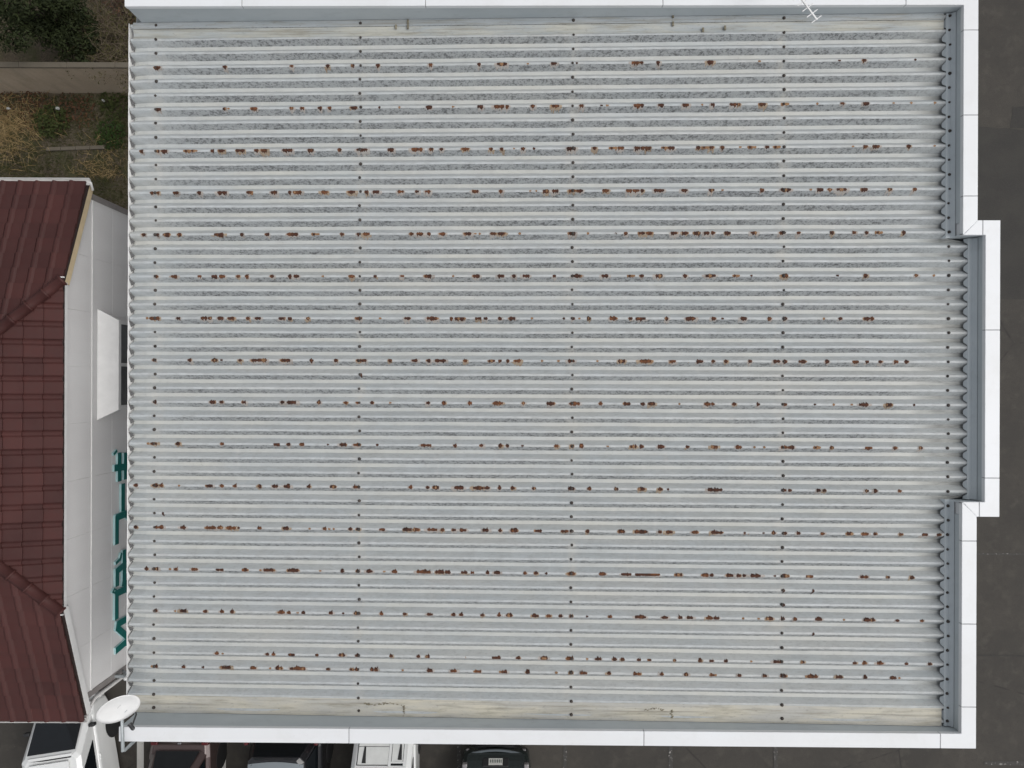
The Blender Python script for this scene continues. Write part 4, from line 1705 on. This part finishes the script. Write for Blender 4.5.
def rrect(hw_l, hw_h, z0, z1, y, r=0.10):
    """body cross-section (x,z) ring at station y"""
    pts = []
    hwm = max(hw_l, hw_h)
    for (x, z) in ((-hw_l + r * .6, z0), (hw_l - r * .6, z0), (hw_l, z0 + r), (hwm, z0 + (z1 - z0) * .45), (hw_h, z1 - r * .8), (hw_h - r, z1), (-hw_h + r, z1), (-hw_h, z1 - r * .8), (-hwm, z0 + (z1 - z0) * .45), (-hw_l, z0 + r)):
        pts.append((x, y, z))
    return pts


def wheel(parent, x, y, r=0.29, w=0.17):
    t = MB()
    s = 1 if x > 0 else -1
    xi, xo_ = x - s * w / 2, x + s * w / 2
    t.tube([(xi, y, r), (xi + s * .02, y, r), (xo_ - s * .02, y, r), (xo_, y, r)], [r * .9, r, r, r * .9], 24)
    o = t.build("wheel", M['tyre'], parent)
    m_ = MB()
    m_.tube([(xo_ - s * .01, y, r), (xo_ + s * .004, y, r)], [r * .62, r * .58], 18)
    for k in range(5):
        a = 2 * math.pi * k / 5
        m_.bar((xo_ + s * .006, y, r), (xo_ + s * .006, y + math.cos(a) * r * .55, r + math.sin(a) * r * .55), .05, .012, up=(1, 0, 0))
    m_.build("rim", M['rim'], o)
    return o


def panel(b, quad, off, t=0.012, inset=(0, 0), mi=0):
    """thin slab laid on a quad (a,b,c,d), offset along its normal"""
    a, b2, c, d = [Vector(p) for p in quad]
    nn = (b2 - a).cross(d - a).normalized()
    def at(s, tt):
        return (a.lerp(b2, s)).lerp(d.lerp(c, s), tt)
    i, j = inset
    pts = [at(i, j), at(1 - i, j), at(1 - i, 1 - j), at(i, 1 - j)]
    lo_ = [p + nn * (off - t) for p in pts]
    hi_ = [p + nn * off for p in pts]
    b.add(lo_ + hi_, [(3, 2, 1, 0), (4, 5, 6, 7), (0, 1, 5, 4), (1, 2, 6, 5), (2, 3, 7, 6), (3, 0, 4, 7)], mi)


def vehicle(name, label, cat, loc, rz, spec, paint, roofpaint=None):
    """spec: L,W,H, belt z, stations of the lower body, greenhouse quads; end A (+Y at y=0) faces the building"""
    t = thing(name, label, cat, loc, rz)
    W2 = spec['W'] / 2
    bm_ = MB()
    loft(bm_, [rrect(W2 * a, W2 * b_, z0, z1, y, r) for (y, a, b_, z0, z1, r) in spec['body']])
    body = bm_.build("body", paint, t, bevel=0.03)
    gb, gt = spec['gh']      # belt and roof outlines: (yA, yB, half width A, half width B, z)
    def ring(o_):
        yA, yB, wA, wB, zA, zB = o_
        c = 0.10
        return [(-wA + c, yA, zA), (wA - c, yA, zA), (wA, yA - c, zA), (wB, yB + c, zB), (wB - c, yB, zB), (-wB + c, yB, zB), (-wB, yB + c, zB), (-wA, yA - c, zA)]
    rb0, rb1 = ring(gb), ring(gt)
    crown_ = [(x * .86, y + (gt[0] + gt[1]) / 2 * 0 - (0.06 if y > (gt[0] + gt[1]) / 2 else -0.06), z + spec.get('crown', .04)) for (x, y, z) in rb1]
    cb_ = MB()
    loft(cb_, [[(x, y, z - .06) for (x, y, z) in rb0], rb1, crown_])
    cab = cb_.build("cabin", roofpaint or paint, t, bevel=0.015)
    # glazing
    def edge(i, j):
        return (rb0[i], rb0[j], rb1[j], rb1[i])
    gl = spec['glass']
    names = (("end_window_a", (1, 0)), ("end_window_b", (5, 4)), ("side_window", (3, 2)), ("side_window", (7, 6)))
    for (nm, (i, j)) in names:
        quad = (rb0[j], rb0[i], rb1[i], rb1[j])
        b_ = MB()
        aa, bb_, cc, dd = [Vector(p) for p in quad]
        nn = (bb_ - aa).cross(dd - aa)
        ctr = (aa + bb_ + cc + dd) / 4
        mid_ = Vector((0, (gb[0] + gb[1]) / 2, ctr.z))
        if nn.dot(ctr - mid_) < 0:
            quad = (quad[1], quad[0], quad[3], quad[2])
        if nm.startswith("end"):
            panel(b_, quad, 0.008, inset=gl.get(nm, (.03, .08)), mi=0)
            b_.build("rear_window" if (nm == "end_window_a") == spec['rear_in'] else "windscreen", gl.get(nm + "_mat", M['carglass']), t)
        else:
            nwin = gl.get('n', 2)
            aa, bb_, cc, dd = [Vector(p) for p in quad]
            st = gl.get('start', 0.0)
            if aa.y > bb_.y:
                aa, dd = aa.lerp(bb_, st), dd.lerp(cc, st)
            else:
                bb_, cc = bb_.lerp(aa, st), cc.lerp(dd, st)
            for w_ in range(nwin):
                s0, s1 = w_ / nwin + .015, (w_ + 1) / nwin - .015
                qd = (aa.lerp(bb_, s0), aa.lerp(bb_, s1), dd.lerp(cc, s1), dd.lerp(cc, s0))
                b_ = MB()
                panel(b_, qd, 0.008, inset=(.02, .12))
                b_.build("side_window", M['carglass'], t)
    for (x, y) in ((W2 - .10, spec['wheels'][0]), (-W2 + .10, spec['wheels'][0]), (W2 - .10, spec['wheels'][1]), (-W2 + .10, spec['wheels'][1])):
        wheel(t, x, y, spec.get('wr', .29))
        ar = MB()
        s = 1 if x > 0 else -1
        ar.tube([(x - s * .12, y, spec.get('wr', .29)), (s * (W2 + .004), y, spec.get('wr', .29))], spec.get('wr', .29) + .045, 24)
        ar.build("wheel_arch", M['plastic'], t)
    for s in (-1, 1):
        m_ = MB()
        ym, zm = spec['mirror']
        m_.box((s * (W2 - .04) if s > 0 else s * (W2 + .10), ym - .04, zm), (s * (W2 + .10) if s > 0 else s * (W2 - .04), ym + .04, zm + .12))
        m_.build("wing_mirror", M['plastic'], t, bevel=0.02)
    return t


def slab(t, name, c, sx, sy, sz, mat, bevel=0.0, rx=0.0):
    b = MB()
    b.box((-sx / 2, -sy / 2, -sz / 2), (sx / 2, sy / 2, sz / 2))
    o = b.build(name, mat, t, bevel=bevel)
    o.location = c
    o.rotation_euler = (rx, 0, 0)
    return o


def plate(t, c, rx=0.0):
    o = slab(t, "number_plate", c, .33, .012, .165, M['plate'], rx=rx)
    return o


# --- two white microvans, nose towards the building
VAN = dict(W=1.475, rear_in=False, wr=.28, crown=.05,
           body=[(0.0, .80, .80, .35, .72, .1), (-.05, .95, .93, .27, .92, .1), (-.25, 1, .98, .22, 1.02, .1), (-1.6, 1, 1, .2, 1.05, .1), (-3.2, 1, 1, .2, 1.05, .1), (-3.36, .96, .96, .28, 1.0, .1)],
           gh=((-.10, -3.30, .69, .71, 1.0, 1.05), (-.80, -3.18, .69, .66, 1.55, 1.62)),
           glass={'n': 3, 'start': .16, 'end_window_a': (.03, .05)}, wheels=(-.78, -2.75), mirror=(-.42, 1.05))


def dress_van(t):
    for s in (-1, 1):
        slab(t, "headlamp", (s * .56, -.02, .74), .22, .07, .17, M['clearlamp'], .02)
        slab(t, "wiper", (s * .22, -.17, 1.09), .42, .02, .012, M['plastic'])
    slab(t, "bumper", (0, .02, .42), 1.36, .09, .2, M['white'], .03)
    plate(t, (0, .075, .45))
    slab(t, "roof_header", (0, -.86, 1.585), 1.0, .10, .03, M['white'], .006)
    slab(t, "roof_panel", (0, -2.02, 1.655), .90, 2.15, .03, M['white'], .005)
    for s in (-1, 1):
        slab(t, "door_handle", (s * .745, -1.25, .95), .03, .14, .03, M['white'], .008)


van1 = vehicle("white_van", "white microvan with black windscreen parked under the tiled eaves", "van", (-10.64, -7.72, 0), R(9), VAN, M['white'])
dress_van(van1)
VAN2 = dict(VAN)
VAN2['glass'] = {'n': 3, 'start': .16, 'end_window_a': (.03, .05)}
van2 = vehicle("white_van", "white microvan with pale panels behind its windscreen below the building's lower edge", "van", (-2.98, -7.98, 0), 0, VAN2, M['white'])
dress_van(van2)
# pale shade panels, upright stays and rungs across the windscreen of the second van
def ws(s, t_):
    """point on the windscreen plane: s across (-1..1), t_ up (0..1)"""
    y = -.10 - .70 * t_
    z = 1.0 + .55 * t_
    nrm_ = Vector((0, .70, .55)).cross(Vector((0,0,0))) + Vector((0, .55, .70)).normalized()
    return Vector((s * (.59 - .01 * t_), y, z)) + nrm_ * .012
def wq(name, s0, s1, t0, t1, mat, lift=0.006, taper=0.0):
    b = MB()
    nrm_ = Vector((0, .70, .55)).cross(Vector((0,0,0))) + Vector((0, .55, .70)).normalized()
    q_ = [ws(s0, t0), ws(s1, t0), ws(s1 - taper, t1), ws(s0 + taper, t1)]
    b.add([p - nrm_ * .004 for p in q_] + [p + nrm_ * lift for p in q_], [(3, 2, 1, 0), (4, 5, 6, 7), (0, 1, 5, 4), (1, 2, 6, 5), (2, 3, 7, 6), (3, 0, 4, 7)])
    return b.build(name, mat, van2)
wq("shade_panel", -.92, .28, .12, .50, M['shade'])
wq("shade_panel", -.92, .28, .515, .93, M['shade'])
wq("shade_panel", .42, .86, .18, .86, M['shade'], .004)
wq("stay", .29, .40, .05, .98, M['white'], .014)
wq("stay", .88, .97, .05, .98, M['white'], .014)
wq("rung", .40, .88, .40, .44, M['galv'], .012)
wq("rung", .40, .88, .86, .90, M['white'], .012)
wq("dark_wedge", -.70, -.64, .50, .9, M['plastic'], .014, -.05)
wq("dark_wedge", .71, .77, .45, .82, M['plastic'], .014, -.05)

# --- taupe hatchback, tail towards the building
HATCH = dict(W=1.48, rear_in=True, wr=.29, crown=.035,
             body=[(0.0, .82, .84, .34, .80, .1), (-.06, .95, .95, .27, .98, .1), (-.35, 1, .99, .2, 1.02, .1), (-1.6, 1, 1, .19, 1.0, .1), (-2.75, 1, .97, .2, .95, .1), (-3.25, .96, .88, .24, .82, .12), (-3.38, .85, .78, .32, .66, .1)],
             gh=((-.16, -2.85, .66, .66, 1.02, .93), (-.44, -2.05, .54, .55, 1.45, 1.47)),
             glass={'n': 2, 'end_window_a': (.04, .06)}, wheels=(-.62, -2.75), mirror=(-2.35, .98))
car_a = vehicle("hatchback_car", "taupe hatchback with red tail lamps parked below the building beside the white line", "car", (-7.84, -8.50, 0), 0, HATCH, M['taupe'])
for s in (-1, 1):
    slab(car_a, "tail_lamp", (s * .60, -.035, .88), .17, .09, .2, M['redlamp'], .025)
slab(car_a, "bumper", (0, .02, .44), 1.36, .10, .24, M['taupe'], .04)
slab(car_a, "handle_trim", (0, -.005, .88), .42, .05, .05, M['clearlamp'], .012)
slab(car_a, "emblem", (0, -.03, .96), .08, .04, .05, M['rim'], .01)
plate(car_a, (0, .002, .74))
slab(car_a, "roof_spoiler", (0, -.45, 1.475), 1.0, .12, .025, M['bluegrey'], .008)

# --- black minivan, tail towards the building
MINI = dict(W=1.70, rear_in=True, wr=.32, crown=.05,
            body=[(0.0, .86, .86, .36, .95, .1), (-.06, .96, .96, .28, 1.12, .1), (-.35, 1, .99, .22, 1.16, .1), (-2.0, 1, 1, .2, 1.12, .1), (-3.5, 1, .97, .22, 1.05, .1), (-4.25, .96, .88, .26, .92, .12), (-4.45, .85, .8, .34, .72, .1)],
            gh=((-.06, -3.85, .79, .76, 1.12, 1.0), (-.26, -2.9, .64, .62, 1.80, 1.80)),
            glass={'n': 3, 'end_window_a': (.02, .04)}, wheels=(-.75, -3.5), mirror=(-3.1, 1.08))
car_b = vehicle("minivan_car", "black minivan with sky sheen painted on its roof parked between the taupe hatchback and the white van", "car", (-5.28, -8.16, 0), 0, MINI, M['black'], M['black'])
for s in (-1, 1):
    slab(car_b, "tail_lamp", (s * .80, -.10, 1.28), .10, .12, .42, M['redlamp'], .03)
slab(car_b, "bumper", (0, .02, .48), 1.5, .1, .26, M['black'], .04)
plate(car_b, (0, .002, .92))
b = MB()
for i in range(13):
    y = -.33 - 2.4 * i / 12
    for j in range(9):
        a = -1 + j / 4
        yy = y - (0.07 * a * a if i == 0 else 0)
        b.v.append((a * .625, yy, 1.878 - .03 * a ** 4 - (.012 if i == 0 else 0)))
for i in range(12):
    for j in range(8):
        a = i * 9 + j
        b.f.append((a, a + 1, a + 10, a + 9))
        b.m.append(0)
o = b.build("roof_panel", mat_paint("sky_sheen_roof", (0.20, 0.225, 0.24), 0.1, 0.35), car_b, smooth=True)  # sky reflection on the black roof, painted in as blue-grey

# --- dark green-black hatchback, tail towards the building
SUV = dict(W=1.70, rear_in=True, wr=.31, crown=.035,
           body=[(0.0, .74, .76, .34, .62, .09), (-.05, .90, .90, .28, .70, .09), (-.12, .95, .93, .26, .84, .1), (-.22, .97, .95, .24, 1.0, .1), (-.5, 1, .98, .2, 1.03, .1), (-2.0, 1, 1, .2, 1.0, .1), (-3.4, 1, .95, .22, .95, .1), (-4.05, .94, .86, .26, .82, .12), (-4.25, .82, .76, .34, .66, .1)],
           gh=((-.24, -3.5, .74, .74, 1.0, .93), (-.62, -2.5, .60, .58, 1.50, 1.50)),
           glass={'n': 2, 'end_window_a': (.04, .06)}, wheels=(-.85, -3.4), mirror=(-2.9, 1.0))
car_c = vehicle("hatchback_car", "dark green-black hatchback with pale number plate below the middle of the lower edge", "car", (-.36, -8.86, 0), 0, SUV, M['blackgreen'])
for s in (-1, 1):
    slab(car_c, "reflector", (s * .66, -.03, .52), .12, .06, .07, M['dimlamp'], .015)
    slab(car_c, "tail_lamp", (s * .73, -.20, .92), .12, .14, .14, M['dimlamp'], .03)
b = MB()
for k in range(12):
    a0, a1 = -1 + 2 * k / 12, -1 + 2 * (k + 1) / 12
    b.bar((a0 * .66, .03 - .10 * a0 * a0, .64), (a1 * .66, .03 - .10 * a1 * a1, .64), .05, .04)
b.build("bumper_edge", M['bluegrey'], car_c)
b = MB()
for k in range(12):
    a0, a1 = -1 + 2 * k / 12, -1 + 2 * (k + 1) / 12
    b.bar((a0 * .68, .045 - .12 * a0 * a0, .40), (a1 * .68, .045 - .12 * a1 * a1, .40), .06, .12)
b.build("bumper", M['plastic'], car_c)
slab(car_c, "plate_recess", (0, -.15, .88), .62, .05, .22, M['plastic'], .02, rx=R(28))
pl = plate(car_c, (0, -.118, .885), rx=R(28))
ink = MB()
rnd = random.Random(4)
for k in range(7):
    x0 = -.13 + k * .042
    ink.box((x0, .006, -.05), (x0 + .018, .008, .03))
ink.build("plate_figures", M['ink'], pl)
